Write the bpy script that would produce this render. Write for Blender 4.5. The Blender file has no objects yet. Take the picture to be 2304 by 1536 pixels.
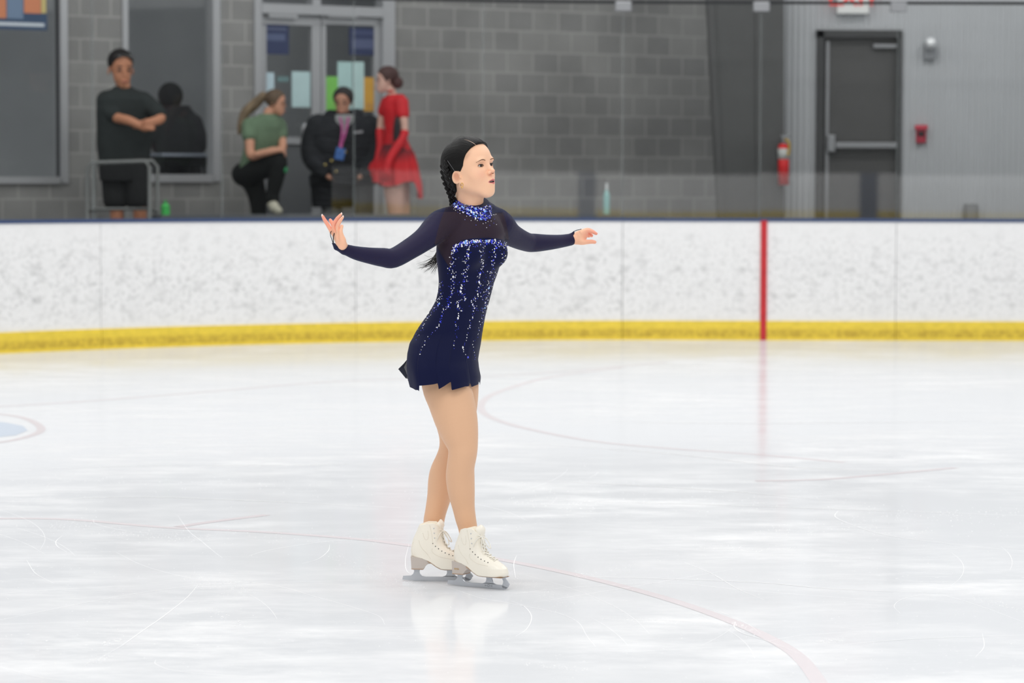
import bpy, bmesh, math, random
import numpy as np
from mathutils import Vector, Matrix
from mathutils.bvhtree import BVHTree
random.seed(7); rng = np.random.default_rng(7)
scene = bpy.context.scene
COL = scene.collection

# ------------------------------------------------------------ camera, world, lamps, exposure
F_PX = 6500.0; CAM_H = 1.46
PITCH = math.radians(3.245); ROLL = math.radians(0.15)
cam_d = bpy.data.cameras.new('camera'); cam = bpy.data.objects.new('camera', cam_d); COL.objects.link(cam)
cam.location = (0, 0, CAM_H)
RC = Matrix.Rotation(math.pi/2 - PITCH, 3, 'X') @ Matrix.Rotation(ROLL, 3, 'Z')
cam.rotation_euler = RC.to_euler()
cam_d.sensor_width = 36; cam_d.lens = F_PX*36/2304; cam_d.clip_end = 200
cam_d.dof.use_dof = True; cam_d.dof.focus_distance = 10.38; cam_d.dof.aperture_fstop = 3.6
scene.camera = cam
w = bpy.data.worlds.new('hall_light'); scene.world = w; w.use_nodes = True
w.node_tree.nodes['Background'].inputs[0].default_value = (0.975, 0.985, 1.0, 1)
w.node_tree.nodes['Background'].inputs[1].default_value = 0.55
def area(x, y, z, sx, sy, power, rot=(0,0,0), col=(1,.985,.96)):
    l = bpy.data.lights.new('rink_lamp', 'AREA'); l.shape = 'RECTANGLE'; l.size = sx; l.size_y = sy; l.energy = power; l.color = col
    o = bpy.data.objects.new('rink_lamp', l); COL.objects.link(o); o.location = (x, y, z); o.rotation_euler = rot
for (x, y) in ((-7, 4), (0, 4), (7, 4), (-7, 13), (0, 13), (7, 13), (-6, 21), (1, 21.5), (8, 21.5)):
    area(x, y, 8.5, 3.0, 1.6, 120)
area(-3.5, -1.5, 5.5, 5, 1.5, 100, (math.radians(62), 0, math.radians(-12)))
area(4.5, -1.5, 5.5, 5, 1.5, 75, (math.radians(62), 0, math.radians(14)))
scene.view_settings.view_transform = 'Standard'; scene.view_settings.look = 'None'
scene.view_settings.exposure = 0.42; scene.view_settings.gamma = 1.0; scene.view_settings.use_curve_mapping = False
scene.cycles.use_denoising = True; scene.cycles.max_bounces = 8; scene.cycles.transparent_max_bounces = 24
scene.cycles.caustics_reflective = False; scene.cycles.caustics_refractive = False; scene.cycles.sample_clamp_indirect = 6

# ------------------------------------------------------------ pixel geometry of the photograph
CAMP = np.array([0, 0, CAM_H]); RN = np.array(RC)
def ray(px, py):
    d = RN @ np.array([(px-1152)/F_PX, -(py-768)/F_PX, -1.0]); return d/d[1]
def PX(px, py, y):                      # point seen at (px, py) at distance y
    return CAMP + ray(px, py)*y
def ground(px, py, z=0.0):
    d = ray(px, py); return CAMP + d*((z-CAM_H)/d[2])
RNT = RN.T
def proj(V):                            # (n,3) -> pixels
    q = (np.asarray(V)-CAMP) @ RN
    return 1152 + F_PX*q[:,0]/-q[:,2], 768 - F_PX*q[:,1]/-q[:,2]

# ------------------------------------------------------------ materials
def lin(c):
    return tuple(((v/255)/12.92 if v/255 <= .04045 else ((v/255+.055)/1.055)**2.4) for v in c) + (1.0,)
def mat(name, rgb, rough=.6, metal=0, spec=.5, alpha=1, trans=0, sss=0, coat=0, sheen=0, noise=None, emit=0, bump=None):
    if rough >= .8: spec = min(spec, .12)
    m = bpy.data.materials.new(name); m.use_nodes = True
    nt = m.node_tree; b = nt.nodes['Principled BSDF']
    b.inputs['Base Color'].default_value = lin(rgb); b.inputs['Roughness'].default_value = rough
    b.inputs['Metallic'].default_value = metal; b.inputs['Specular IOR Level'].default_value = spec
    b.inputs['Alpha'].default_value = alpha; b.inputs['Transmission Weight'].default_value = trans
    b.inputs['Coat Weight'].default_value = coat; b.inputs['Sheen Weight'].default_value = sheen
    if sss: b.inputs['Subsurface Weight'].default_value = sss; b.inputs['Subsurface Radius'].default_value = (.012,.005,.003); b.inputs['Subsurface Scale'].default_value = 1
    if emit: b.inputs['Emission Color'].default_value = lin(rgb); b.inputs['Emission Strength'].default_value = emit
    tc = nt.nodes.new('ShaderNodeTexCoord')
    if noise:                           # (scale, amount, (sx,sy,sz))
        sc, am, st = noise
        mp = nt.nodes.new('ShaderNodeMapping'); mp.inputs['Scale'].default_value = st
        n = nt.nodes.new('ShaderNodeTexNoise'); n.inputs['Scale'].default_value = sc; n.inputs['Detail'].default_value = 4
        nt.links.new(tc.outputs['Object'], mp.inputs[0]); nt.links.new(mp.outputs[0], n.inputs['Vector'])
        r = nt.nodes.new('ShaderNodeMapRange'); r.inputs[1].default_value = .3; r.inputs[2].default_value = .7
        r.inputs[3].default_value = 1-am; r.inputs[4].default_value = 1+am
        nt.links.new(n.outputs[0], r.inputs[0])
        h = nt.nodes.new('ShaderNodeHueSaturation'); h.inputs['Color'].default_value = lin(rgb)
        nt.links.new(r.outputs[0], h.inputs['Value']); nt.links.new(h.outputs[0], b.inputs['Base Color'])
    if bump:                            # (scale, strength, (sx,sy,sz), distance)
        mp = nt.nodes.new('ShaderNodeMapping'); mp.inputs['Scale'].default_value = bump[2]
        n = nt.nodes.new('ShaderNodeTexNoise'); n.inputs['Scale'].default_value = bump[0]; n.inputs['Detail'].default_value = 3
        nt.links.new(tc.outputs['Object'], mp.inputs[0]); nt.links.new(mp.outputs[0], n.inputs['Vector'])
        bp = nt.nodes.new('ShaderNodeBump'); bp.inputs['Strength'].default_value = bump[1]; bp.inputs['Distance'].default_value = bump[3]
        nt.links.new(n.outputs[0], bp.inputs['Height']); nt.links.new(bp.outputs[0], b.inputs['Normal'])
    return m

# ------------------------------------------------------------ object helpers
def tag(o, label=None, cat=None, group=None, kind=None):
    for k, v in (('label', label), ('category', cat), ('group', group), ('kind', kind)):
        if v: o[k] = v
    return o
def empty(name, loc=(0,0,0), rz=0.0):
    o = bpy.data.objects.new(name, None); COL.objects.link(o); o.location = loc; o.rotation_euler = (0,0,rz); o.empty_display_size = .1
    return o
def link(name, me, m, parent=None, smooth=False, inv=True):
    """one mesh object; inv: the mesh is in world coordinates and the parent stands elsewhere"""
    o = bpy.data.objects.new(name, me); COL.objects.link(o)
    for mm in (m if isinstance(m, (list, tuple)) else [m]): me.materials.append(mm)
    if smooth: me.polygons.foreach_set('use_smooth', [True]*len(me.polygons))
    if parent:
        o.parent = parent
        if inv:
            M = Matrix.Translation(parent.location) @ parent.rotation_euler.to_matrix().to_4x4() if parent.parent is None else WM[parent.name]
            me.transform(M.inverted())
    return o
WM = {}
def link_sub(name, me, m, part, top, smooth=False):     # a sub-part: parent 'part' sits at the origin of 'top'
    o = bpy.data.objects.new(name, me); COL.objects.link(o)
    for mm in (m if isinstance(m, (list, tuple)) else [m]): me.materials.append(mm)
    if smooth: me.polygons.foreach_set('use_smooth', [True]*len(me.polygons))
    me.transform((Matrix.Translation(top.location) @ top.rotation_euler.to_matrix().to_4x4()).inverted())
    o.parent = part
    return o
class MB:
    """collects simple solids into one mesh"""
    def __init__(s): s.bm = bmesh.new()
    def box(s, c, d, R=None, bev=0, mi=0):
        r = bmesh.ops.create_cube(s.bm, size=1.0)
        M = Matrix.Translation(Vector(c)) @ ((R.to_4x4() if R else Matrix.Identity(4)) @ Matrix.Diagonal((d[0], d[1], d[2], 1)))
        bmesh.ops.transform(s.bm, matrix=M, verts=r['verts'])
        for v in r['verts']:
            for f in v.link_faces: f.material_index = mi
        if bev:
            es = {e for v in r['verts'] for e in v.link_edges}
            bmesh.ops.bevel(s.bm, geom=list(es), offset=bev, segments=2, affect='EDGES', profile=.5)
        return s
    def span(s, x0, x1, y0, y1, z0, z1, bev=0, mi=0):
        return s.box(((x0+x1)/2, (y0+y1)/2, (z0+z1)/2), (abs(x1-x0), abs(y1-y0), abs(z1-z0)), None, bev, mi)
    def cyl(s, a, b, r0, r1=None, n=16, mi=0):
        a, b = Vector(a), Vector(b); r1 = r0 if r1 is None else r1
        q = (b-a).to_track_quat('Z', 'Y').to_matrix().to_4x4()
        r = bmesh.ops.create_cone(s.bm, cap_ends=True, segments=n, radius1=r0, radius2=r1, depth=(b-a).length)
        bmesh.ops.transform(s.bm, matrix=Matrix.Translation((a+b)/2) @ q, verts=r['verts'])
        for v in r['verts']:
            for f in v.link_faces: f.material_index = mi
        return s
    def ball(s, c, r, sc=(1,1,1), n=16):
        q = bmesh.ops.create_uvsphere(s.bm, u_segments=n, v_segments=n//2+2, radius=r)
        bmesh.ops.transform(s.bm, matrix=Matrix.Translation(Vector(c)) @ Matrix.Diagonal((sc[0], sc[1], sc[2], 1)), verts=q['verts'])
        return s
    def tube(s, pts, rad, n=8, mi=0):
        pts = [Vector(p) for p in pts]; rad = [float(r) for r in rad] if hasattr(rad, '__len__') else [float(rad)]*len(pts)
        rings = []; up = Vector((0,0,1))
        for i, p in enumerate(pts):
            t = (pts[min(i+1, len(pts)-1)] - pts[max(i-1, 0)]).normalized()
            if abs(t.dot(up)) > .95: up = Vector((0,1,0)) if abs(t.y) < .9 else Vector((1,0,0))
            u = t.cross(up).normalized(); v = u.cross(t).normalized(); up = v
            rings.append([s.bm.verts.new(p + rad[i]*(math.cos(a)*u + math.sin(a)*v)) for a in (2*math.pi*k/n for k in range(n))])
        for A, B in zip(rings, rings[1:]):
            for k in range(n):
                f = s.bm.faces.new((A[k], A[(k+1)%n], B[(k+1)%n], B[k])); f.material_index = mi; f.smooth = True
        for R_, rv in ((rings[0], True), (rings[-1], False)):
            if n > 2:
                f = s.bm.faces.new(R_[::-1] if not rv else R_); f.material_index = mi
        return s
    def poly(s, P, mi=0):
        f = s.bm.faces.new([s.bm.verts.new(p) for p in P]); f.material_index = mi; return s
    def prism(s, P, d, mi=0):           # polygon P (3D, planar), extruded by vector d
        P = [Vector(p) for p in P]; d = Vector(d)
        A = [s.bm.verts.new(p) for p in P]; B = [s.bm.verts.new(p+d) for p in P]; n = len(P)
        fs = [s.bm.faces.new(A), s.bm.faces.new(B[::-1])] + [s.bm.faces.new((A[k], B[k], B[(k+1)%n], A[(k+1)%n])) for k in range(n)]
        for f in fs: f.material_index = mi
        bmesh.ops.recalc_face_normals(s.bm, faces=fs)
        return s
    def mesh(s, name='m'):
        me = bpy.data.meshes.new(name); s.bm.to_mesh(me); s.bm.free(); return me
def catmull(P, n=8):
    P = [np.array(p, float) for p in P]; P = [2*P[0]-P[1]] + P + [2*P[-1]-P[-2]]; out = []
    for i in range(1, len(P)-2):
        a, b, c, d = P[i-1:i+3]
        for k in range(n):
            t = k/n; out.append(.5*((2*b) + (c-a)*t + (2*a-5*b+4*c-d)*t*t + (3*b-a-3*c+d)*t**3))
    out.append(P[-2]); return out
def text_mesh(s, size, depth=.002):
    cu = bpy.data.curves.new('t', 'FONT'); cu.body = s; cu.size = size; cu.extrude = depth; cu.align_x = 'CENTER'; cu.align_y = 'CENTER'
    o = bpy.data.objects.new('t', cu); COL.objects.link(o)
    dg = bpy.context.evaluated_depsgraph_get(); me = bpy.data.meshes.new_from_object(o.evaluated_get(dg))
    bpy.data.objects.remove(o); return me

# ------------------------------------------------------------ implicit surfaces: smooth unions of solids, meshed by surface nets
class Pr: sub = None
def mk(fn, lo, hi, k, op): p = Pr(); p.fn, p.lo, p.hi, p.k, p.op = fn, np.array(lo, float), np.array(hi, float), k, op; return p
def cone(a, b, ra, rb, k=.012, op='u'):
    a = np.array(a, float); b = np.array(b, float); ab = b-a; L = max(ab@ab, 1e-12)
    def fn(X, Y, Z, g):
        px, py, pz = X-a[0], Y-a[1], Z-a[2]
        t = np.clip((px*ab[0]+py*ab[1]+pz*ab[2])/L, 0, 1)
        return np.sqrt((px-t*ab[0])**2+(py-t*ab[1])**2+(pz-t*ab[2])**2) - (ra+(rb-ra)*t+g)
    m = max(ra, rb); return mk(fn, np.minimum(a, b)-m, np.maximum(a, b)+m, k, op)
def ell(c, r, R=None, k=.012, op='u'):
    c = np.array(c, float); r = np.array(r, float); R = np.eye(3) if R is None else np.array(R)
    def fn(X, Y, Z, g):
        P = (X-c[0], Y-c[1], Z-c[2]); rr = r+g
        q = [R[0,i]*P[0]+R[1,i]*P[1]+R[2,i]*P[2] for i in range(3)]
        k0 = np.sqrt(sum((q[i]/rr[i])**2 for i in range(3))); k1 = np.sqrt(sum((q[i]/rr[i]**2)**2 for i in range(3)))
        return k0*(k0-1)/np.maximum(k1, 1e-9)
    e = np.abs(R) @ r; return mk(fn, c-e, c+e, k, op)
def chain(P, k=.012, op='u', n=4):
    """a smooth tapering limb through (x, y, z, r) points: one solid"""
    P = catmull(P, n); C = [cone(P[i][:3], P[i+1][:3], P[i][3], P[i+1][3], 0, op) for i in range(len(P)-1)]
    p = mk(None, np.min([c.lo for c in C], 0), np.max([c.hi for c in C], 0), k, op); p.sub = C; return [p]
def loft(rows, yc, ratio=.7, yaw=0.0, k=.015, op='u'):
    """rows: (py, px_left, px_right[, dy]) silhouette of a standing form; yaw: its front turned from +x towards the camera"""
    rows = [tuple(r)+((0,) if len(r) == 3 else ()) for r in rows]
    zs, cx, hx, cy = [], [], [], []
    for (py, xl, xr, dy) in rows:
        A, B = PX(xl, py, yc+dy), PX(xr, py, yc+dy)
        zs.append((A[2]+B[2])/2); cx.append((A[0]+B[0])/2); hx.append(abs(B[0]-A[0])/2); cy.append(yc+dy)
    o = np.argsort(zs); zs, cx, hx, cy = [np.array(v)[o] for v in (zs, cx, hx, cy)]
    zz = np.linspace(zs[0], zs[-1], 60); sm = lambda v: np.convolve(np.pad(np.interp(zz, zs, v), 2, 'edge'), [.1,.2,.4,.2,.1], 'valid')
    cxx, hxx, cyy = sm(cx), sm(hx), sm(cy)
    Fx, Fy = math.cos(yaw), -math.sin(yaw); Lx, Ly = math.sin(yaw), math.cos(yaw)
    n = math.sqrt(Lx**2 + (ratio*Fx)**2)
    def fn(X, Y, Z, g):
        x0 = np.interp(Z[0,0,:], zz, cxx); h = np.interp(Z[0,0,:], zz, hxx); y0 = np.interp(Z[0,0,:], zz, cyy)
        A = h/n+g; B = h*ratio/n+g
        dx, dy = X-x0, Y-y0
        q = np.sqrt(((dx*Lx+dy*Ly)/A)**2 + ((dx*Fx+dy*Fy)/B)**2)
        d = (q-1)*np.minimum(A, B)
        return np.maximum(d, np.maximum(Z-zs[-1]-g, zs[0]-g-Z))
    m = hx.max()/n
    return mk(fn, (cx.min()-m, cy.min()-m, zs[0]), (cx.max()+m, cy.max()+m, zs[-1]), k, op)
def field_mesh(prims, h, g=0.0, planes=(), post=None):
    lo = np.min([p.lo for p in prims if p.op == 'u'], axis=0)-g-3*h; hi = np.max([p.hi for p in prims if p.op == 'u'], axis=0)+g+3*h
    ax = [np.arange(lo[i], hi[i]+h, h) for i in range(3)]
    F = np.full([len(a) for a in ax], .05, np.float32)
    for p in prims:
        m = p.k + 3*h + abs(g)
        sl = []
        for i in range(3):
            a = max(int((p.lo[i]-m-lo[i])/h), 0); b = min(int((p.hi[i]+m-lo[i])/h)+2, len(ax[i])); sl.append(slice(a, b))
        if any(s.stop <= s.start for s in sl): continue
        X = ax[0][sl[0]][:,None,None]; Y = ax[1][sl[1]][None,:,None]; Z = ax[2][sl[2]][None,None,:]
        S = F[tuple(sl)]; gg = g if p.op == 'u' else -g
        if p.sub:
            d = np.full(S.shape, .05, np.float32)
            for c in p.sub:
                q = []
                for i in range(3):
                    a = max(int((c.lo[i]-m-lo[i])/h)-sl[i].start, 0); b = min(int((c.hi[i]+m-lo[i])/h)+2-sl[i].start, S.shape[i]); q.append(slice(a, b))
                if any(t.stop <= t.start for t in q): continue
                d[tuple(q)] = np.minimum(d[tuple(q)], c.fn(X[q[0]], Y[:,q[1]], Z[:,:,q[2]], gg))
        else: d = np.broadcast_to(p.fn(X, Y, Z, gg), S.shape)
        if p.op == 'u':
            q = np.maximum(p.k-np.abs(S-d), 0)/max(p.k, 1e-9); F[tuple(sl)] = np.minimum(S, d) - q*q*p.k/4
        else:
            q = np.maximum(p.k-np.abs(S+d), 0)/max(p.k, 1e-9); F[tuple(sl)] = np.maximum(S, -d) + q*q*p.k/4
    if planes or post:
        X, Y, Z = ax[0][:,None,None], ax[1][None,:,None], ax[2][None,None,:]
        for (nx, ny, nz, d) in planes: F = np.maximum(F, nx*X+ny*Y+nz*Z-d)
        if post: F = post(F, X, Y, Z)
    F[0,:,:]=F[-1,:,:]=F[:,0,:]=F[:,-1,:]=F[:,:,0]=F[:,:,-1]=.05
    ins = F < 0
    cnt = np.zeros([n-1 for n in F.shape], np.int8)
    offs = [(i,j,k) for i in (0,1) for j in (0,1) for k in (0,1)]
    for (i,j,k) in offs: cnt += ins[i:ins.shape[0]-1+i, j:ins.shape[1]-1+j, k:ins.shape[2]-1+k]
    act = np.argwhere((cnt > 0) & (cnt < 8)); n = len(act)
    vid = -np.ones(cnt.shape, np.int64); vid[act[:,0], act[:,1], act[:,2]] = np.arange(n)
    C = np.stack([F[act[:,0]+i, act[:,1]+j, act[:,2]+k] for (i,j,k) in offs], 1).astype(float)
    S = np.zeros((n,3)); N = np.zeros(n)
    for a in range(8):
        for b in range(a+1, 8):
            oa, ob = np.array(offs[a]), np.array(offs[b])
            if np.abs(oa-ob).sum() != 1: continue
            m = (C[:,a] < 0) != (C[:,b] < 0); t = C[m,a]/(C[m,a]-C[m,b])
            S[m] += oa + t[:,None]*(ob-oa); N[m] += 1
    V = lo + h*(act + S/N[:,None])
    Q = []
    for axis in range(3):
        s0 = [slice(None)]*3; s1 = [slice(None)]*3; s0[axis] = slice(0,-1); s1[axis] = slice(1,None)
        A, B = ins[tuple(s0)], ins[tuple(s1)]; E = np.argwhere(A != B); sg = A[E[:,0],E[:,1],E[:,2]]
        u, v = [(1,2),(2,0),(0,1)][axis]
        ids = []
        for (du, dv) in ((-1,-1),(0,-1),(0,0),(-1,0)):
            c = E.copy(); c[:,u] += du; c[:,v] += dv; ids.append(vid[c[:,0],c[:,1],c[:,2]])
        q = np.stack(ids, 1); q[~sg] = q[~sg][:, ::-1]; Q.append(q)
    return V, np.concatenate(Q)
def to_mesh(V, Q, tint=None, name='m'):
    me = bpy.data.meshes.new(name); Q = np.asarray(Q)
    me.vertices.add(len(V)); me.vertices.foreach_set('co', np.asarray(V, np.float32).ravel())
    n, k = Q.shape; me.loops.add(n*k); me.loops.foreach_set('vertex_index', Q.astype(np.int32).ravel())
    me.polygons.add(n); me.polygons.foreach_set('loop_start', np.arange(n, dtype=np.int32)*k); me.polygons.foreach_set('loop_total', np.full(n, k, np.int32))
    me.update(calc_edges=True)
    if tint is not None:
        a = me.color_attributes.new('tint', 'FLOAT_COLOR', 'POINT')
        a.data.foreach_set('color', np.concatenate([tint, np.ones((len(V),1))], 1).astype(np.float32).ravel())
    return me
def join(parts):                        # [(V,Q,tint)] -> V,Q,tint
    V, Q, T, n = [], [], [], 0
    for (v, q, t) in parts: V.append(v); Q.append(q+n); T.append(t); n += len(v)
    return np.concatenate(V), np.concatenate(Q), np.concatenate(T)
def pick(V, Q, keep):
    q = Q[keep]; u, inv = np.unique(q, return_inverse=True); return V[u], inv.reshape(q.shape)
def snap(V, Q, g, it=4, lim=None):
    """split faces by the sign of g and pull the seam vertices onto g = 0"""
    c = g(V[Q].mean(1)) < 0
    a = np.zeros(len(V), bool); b = np.zeros(len(V), bool); a[Q[c].ravel()] = True; b[Q[~c].ravel()] = True
    s = np.where(a & b)[0]; e = 1e-4
    for _ in range(it):
        P = V[s]; g0 = g(P); G = np.stack([(g(P+np.eye(3)[i]*e)-g0)/e for i in range(3)], 1)
        st = -(g0/np.maximum((G**2).sum(1), 1e-6))[:,None]*G
        L = np.linalg.norm(st, axis=1, keepdims=True); V[s] = P + st*np.minimum(1, .006/np.maximum(L, 1e-9))
    return c

# ============================================================ THE RINK
M = {}
# --- ice: white paint under clear, worn ice
def ice_mat():
    m = bpy.data.materials.new('ice'); m.use_nodes = True; nt = m.node_tree; N = nt.nodes; L = nt.links; N.clear()
    out = N.new('ShaderNodeOutputMaterial'); tc = N.new('ShaderNodeTexCoord')
    def noise(sc, st, det=5, rough=.55, rot=0):
        mp = N.new('ShaderNodeMapping'); mp.inputs['Scale'].default_value = st; mp.inputs['Rotation'].default_value = (0,0,rot)
        n = N.new('ShaderNodeTexNoise'); n.inputs['Scale'].default_value = sc; n.inputs['Detail'].default_value = det; n.inputs['Roughness'].default_value = rough
        L.new(tc.outputs['Object'], mp.inputs[0]); L.new(mp.outputs[0], n.inputs['Vector']); return n.outputs[0]
    def mr(s, a, b, c, d):
        r = N.new('ShaderNodeMapRange'); r.inputs[1].default_value = a; r.inputs[2].default_value = b; r.inputs[3].default_value = c; r.inputs[4].default_value = d
        L.new(s, r.inputs[0]); return r.outputs[0]
    def op(o, a, b):
        x = N.new('ShaderNodeMath'); x.operation = o
        for i, v in enumerate((a, b)):
            if isinstance(v, (int, float)): x.inputs[i].default_value = v
            else: L.new(v, x.inputs[i])
        return x.outputs[0]
    big = mr(noise(.55, (1, .8, 1), 5, .62, .25), .38, .64, 0, 1)
    mid = mr(noise(2.2, (.7, 1.5, 1), 6, .7, -.3), .42, .66, 0, 1)
    speck = mr(noise(38, (1, 1, 1), 2, .6), .66, .74, 0, 1)
    frost = op('MULTIPLY', big, mid)
    snow = op('MAXIMUM', op('MULTIPLY', frost, .75), op('MULTIPLY', op('MULTIPLY', speck, big), .8))
    ramp = N.new('ShaderNodeMix'); ramp.data_type = 'RGBA'
    ramp.inputs[6].default_value = lin((226, 228, 231)); ramp.inputs[7].default_value = lin((250, 250, 250)); L.new(snow, ramp.inputs[0])
    d = N.new('ShaderNodeBsdfDiffuse'); L.new(ramp.outputs[2], d.inputs[0])
    g = N.new('ShaderNodeBsdfGlossy'); g.inputs[0].default_value = (.98,.99,1,1)
    L.new(mr(snow, 0, 1, .10, .34), g.inputs['Roughness'])
    fr = N.new('ShaderNodeFresnel'); fr.inputs[0].default_value = 1.31
    fac = op('MULTIPLY', mr(fr.outputs[0], .02, .75, .06, .42), mr(snow, 0, 1, 1, .55))
    bp = N.new('ShaderNodeBump'); bp.inputs['Strength'].default_value = .12; bp.inputs['Distance'].default_value = .002
    L.new(noise(9, (1,1,1), 4), bp.inputs['Height']); L.new(bp.outputs[0], g.inputs['Normal'])
    mx = N.new('ShaderNodeMixShader'); L.new(fac, mx.inputs[0]); L.new(d.outputs[0], mx.inputs[1]); L.new(g.outputs[0], mx.inputs[2]); L.new(mx.outputs[0], out.inputs[0])
    return m
M['ice'] = ice_mat()
M['paint_red'] = mat('red_line_paint_under_ice', (237, 229, 232), .25)
M['paint_red2'] = mat('dark_red_line_paint_under_ice', (232, 223, 226), .25)
M['paint_blue'] = mat('blue_crease_paint_under_ice', (212, 224, 240), .25)
M['snow'] = mat('ice_shavings', (255, 255, 255), .9)
f = MB()
f.span(-20, 20, -1.0, 30, -.05, 0)
def gp(px, py, z): p = ground(px, py); return Vector((p[0], p[1], z))
def ribbon(P, wd, z, mi, cat=True):
    P = [Vector((p[0], p[1], z)) for p in (catmull(P, 8) if cat else P)]
    wf = wd if callable(wd) else (lambda t: wd)
    A = []
    for i, p in enumerate(P):
        t = (P[min(i+1, len(P)-1)]-P[max(i-1, 0)]).normalized(); n = Vector((-t.y, t.x, 0)); q = wf(i/(len(P)-1))/2
        A.append((f.bm.verts.new(p+n*q), f.bm.verts.new(p-n*q)))
    for a, b in zip(A, A[1:]):
        fc = f.bm.faces.new((a[0], a[1], b[1], b[0])); fc.material_index = mi
        if fc.normal.z < 0: fc.normal_flip()
G2 = lambda *p: [ground(*q) for q in p]
for P, wd, mi in (
    (G2((-40,1166),(150,1168),(370,1186),(600,1197),(800,1212),(900,1224),(1050,1245),(1260,1285),(1450,1332),(1600,1380),(1720,1430),(1800,1480),(1860,1560)), .05, 1),
    (G2((400,1185),(480,1173),(600,1158)), .05, 2),
    (G2((1400,826),(1240,848),(1150,872),(1095,895),(1085,925),(1150,955),(1320,990),(1500,1008),(1700,1022),(1900,1040)), .05, 1),
    (G2((2150,1052),(2000,1066),(1850,1078),(1700,1082)), .05, 2),
    (G2((-60,918),(200,902),(480,880),(760,858),(1160,843),(1500,815)), .05, 1),
    (G2((-60,925),(40,937),(85,955),(88,972),(30,990),(-60,1002)), .05, 2)):
    ribbon(P, wd, .0006 + .0001*(mi == 2), mi)
C = [Vector((*ground(x, y)[:2], .0008)) for (x, y) in ((-60,945),(10,950),(52,958),(62,968),(36,979),(-60,990))]
fc = f.bm.faces.new([f.bm.verts.new(p) for p in C]); fc.material_index = 3
if fc.normal.z < 0: fc.normal_flip()
scr = [  # skate cuts: (points, width)
 ([(400,1160),(425,1195),(450,1215),(480,1240),(500,1255)], .003), ([(210,1168),(215,1178),(260,1190),(330,1199),(480,1205)], .003),
 ([(140,1205),(126,1218),(130,1230),(150,1242)], .004), ([(742,1225),(738,1240),(715,1258),(680,1268)], .003),
 ([(262,1243),(330,1275),(440,1302),(560,1310),(640,1322),(700,1340),(780,1362),(850,1385),(866,1405)], .003),
 ([(445,1316),(420,1345),(370,1385),(320,1420),(270,1455),(225,1480)], .005), ([(0,1395),(120,1370),(250,1345),(400,1322),(520,1312),(700,1308),(900,1304)], .004),
 ([(350,1485),(352,1495),(400,1510),(520,1520),(700,1528)], .003), ([(920,1225),(912,1260),(916,1285),(935,1295)], .003),
 ([(1162,1250),(1156,1270),(1160,1300)], .004), ([(1150,1352),(1180,1365),(1196,1388),(1185,1415),(1160,1432)], .004),
 ([(950,1305),(1020,1325),(1080,1345),(1150,1358),(1250,1378),(1300,1400),(1320,1430),(1340,1455)], .003),
 ([(1150,1337),(1280,1322),(1500,1312),(1700,1330),(2000,1352)], .004), ([(1200,1355),(1300,1340),(1480,1310),(1650,1280)], .003),
 ([(1540,1265),(1600,1290),(1660,1325),(1720,1350)], .004), ([(1655,1400),(1652,1410),(1670,1424),(1720,1440),(1800,1470)], .006),
 ([(1350,1392),(1480,1395),(1560,1398),(1655,1399)], .005), ([(1885,1150),(1880,1163),(1920,1182),(2000,1205),(2150,1225),(2304,1240)], .006),
 ([(2025,1380),(2012,1362),(2040,1345),(2110,1338),(2200,1362),(2310,1402)], .003), ([(2210,1425),(2214,1455),(2195,1478)], .003),
 ([(1900,1450),(2050,1438),(2310,1428)], .006), ([(1290,1297),(1420,1300),(1700,1310),(1900,1326),(2310,1340)], .008),
 ([(1690,1450),(1800,1430),(1950,1420)], .003), ([(60,1260),(80,1290),(120,1312)], .003), ([(0,1500),(90,1524),(200,1536)], .004),
 ([(560,1250),(620,1235),(760,1216),(900,1212),(1000,1218)], .005), ([(1200,1125),(1500,1132),(1900,1146),(2310,1160)], .012), ([(1150,1078),(1400,1090),(1650,1106),(1900,1128)], .015),
 ([(0,1060),(300,1048),(700,1046),(900,1040)], .015), ([(0,1130),(300,1118),(600,1128),(900,1142)], .015), ([(1280,945),(1600,952),(2000,950),(2310,946)], .02), ([(1150,995),(1500,1020),(1800,1052),(2100,1060)], .02)]
for P, wd in scr:
    ribbon([ground(*p) for p in P], (lambda t, w=wd: w*.6*(.25+.75*math.sin(math.pi*min(max(t, .04), .96)))), .0012, 4)
for i in range(26):                    # many faint cuts
    cx, cy = random.uniform(-2.2, 2.2), random.uniform(8.6, 14.5); a = random.uniform(-.5, .5) + random.choice((0, math.pi/2)); r = random.uniform(.8, 3.5); q = random.uniform(.15, .6)
    P = [(cx + r*math.cos(a+q*t) - r*math.cos(a), cy + r*math.sin(a+q*t) - r*math.sin(a)) for t in np.linspace(0, 1, 6)]
    ribbon(P, (lambda t: .0014*(.2+.8*math.sin(math.pi*min(max(t,.04),.96)))), .0010, 4)
def flake(x, y, r):
    n = 5; a0 = random.random()*6; b = f.bm
    R = [b.verts.new((x+r*math.cos(a0+2*math.pi*k/n)*random.uniform(.6,1), y+r*math.sin(a0+2*math.pi*k/n)*random.uniform(.6,1), .0009)) for k in range(n)]
    t = b.verts.new((x, y, .0009+r*.3))
    for k in range(n): fc = b.faces.new((R[k], R[(k+1)%n], t)); fc.material_index = 4
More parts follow.
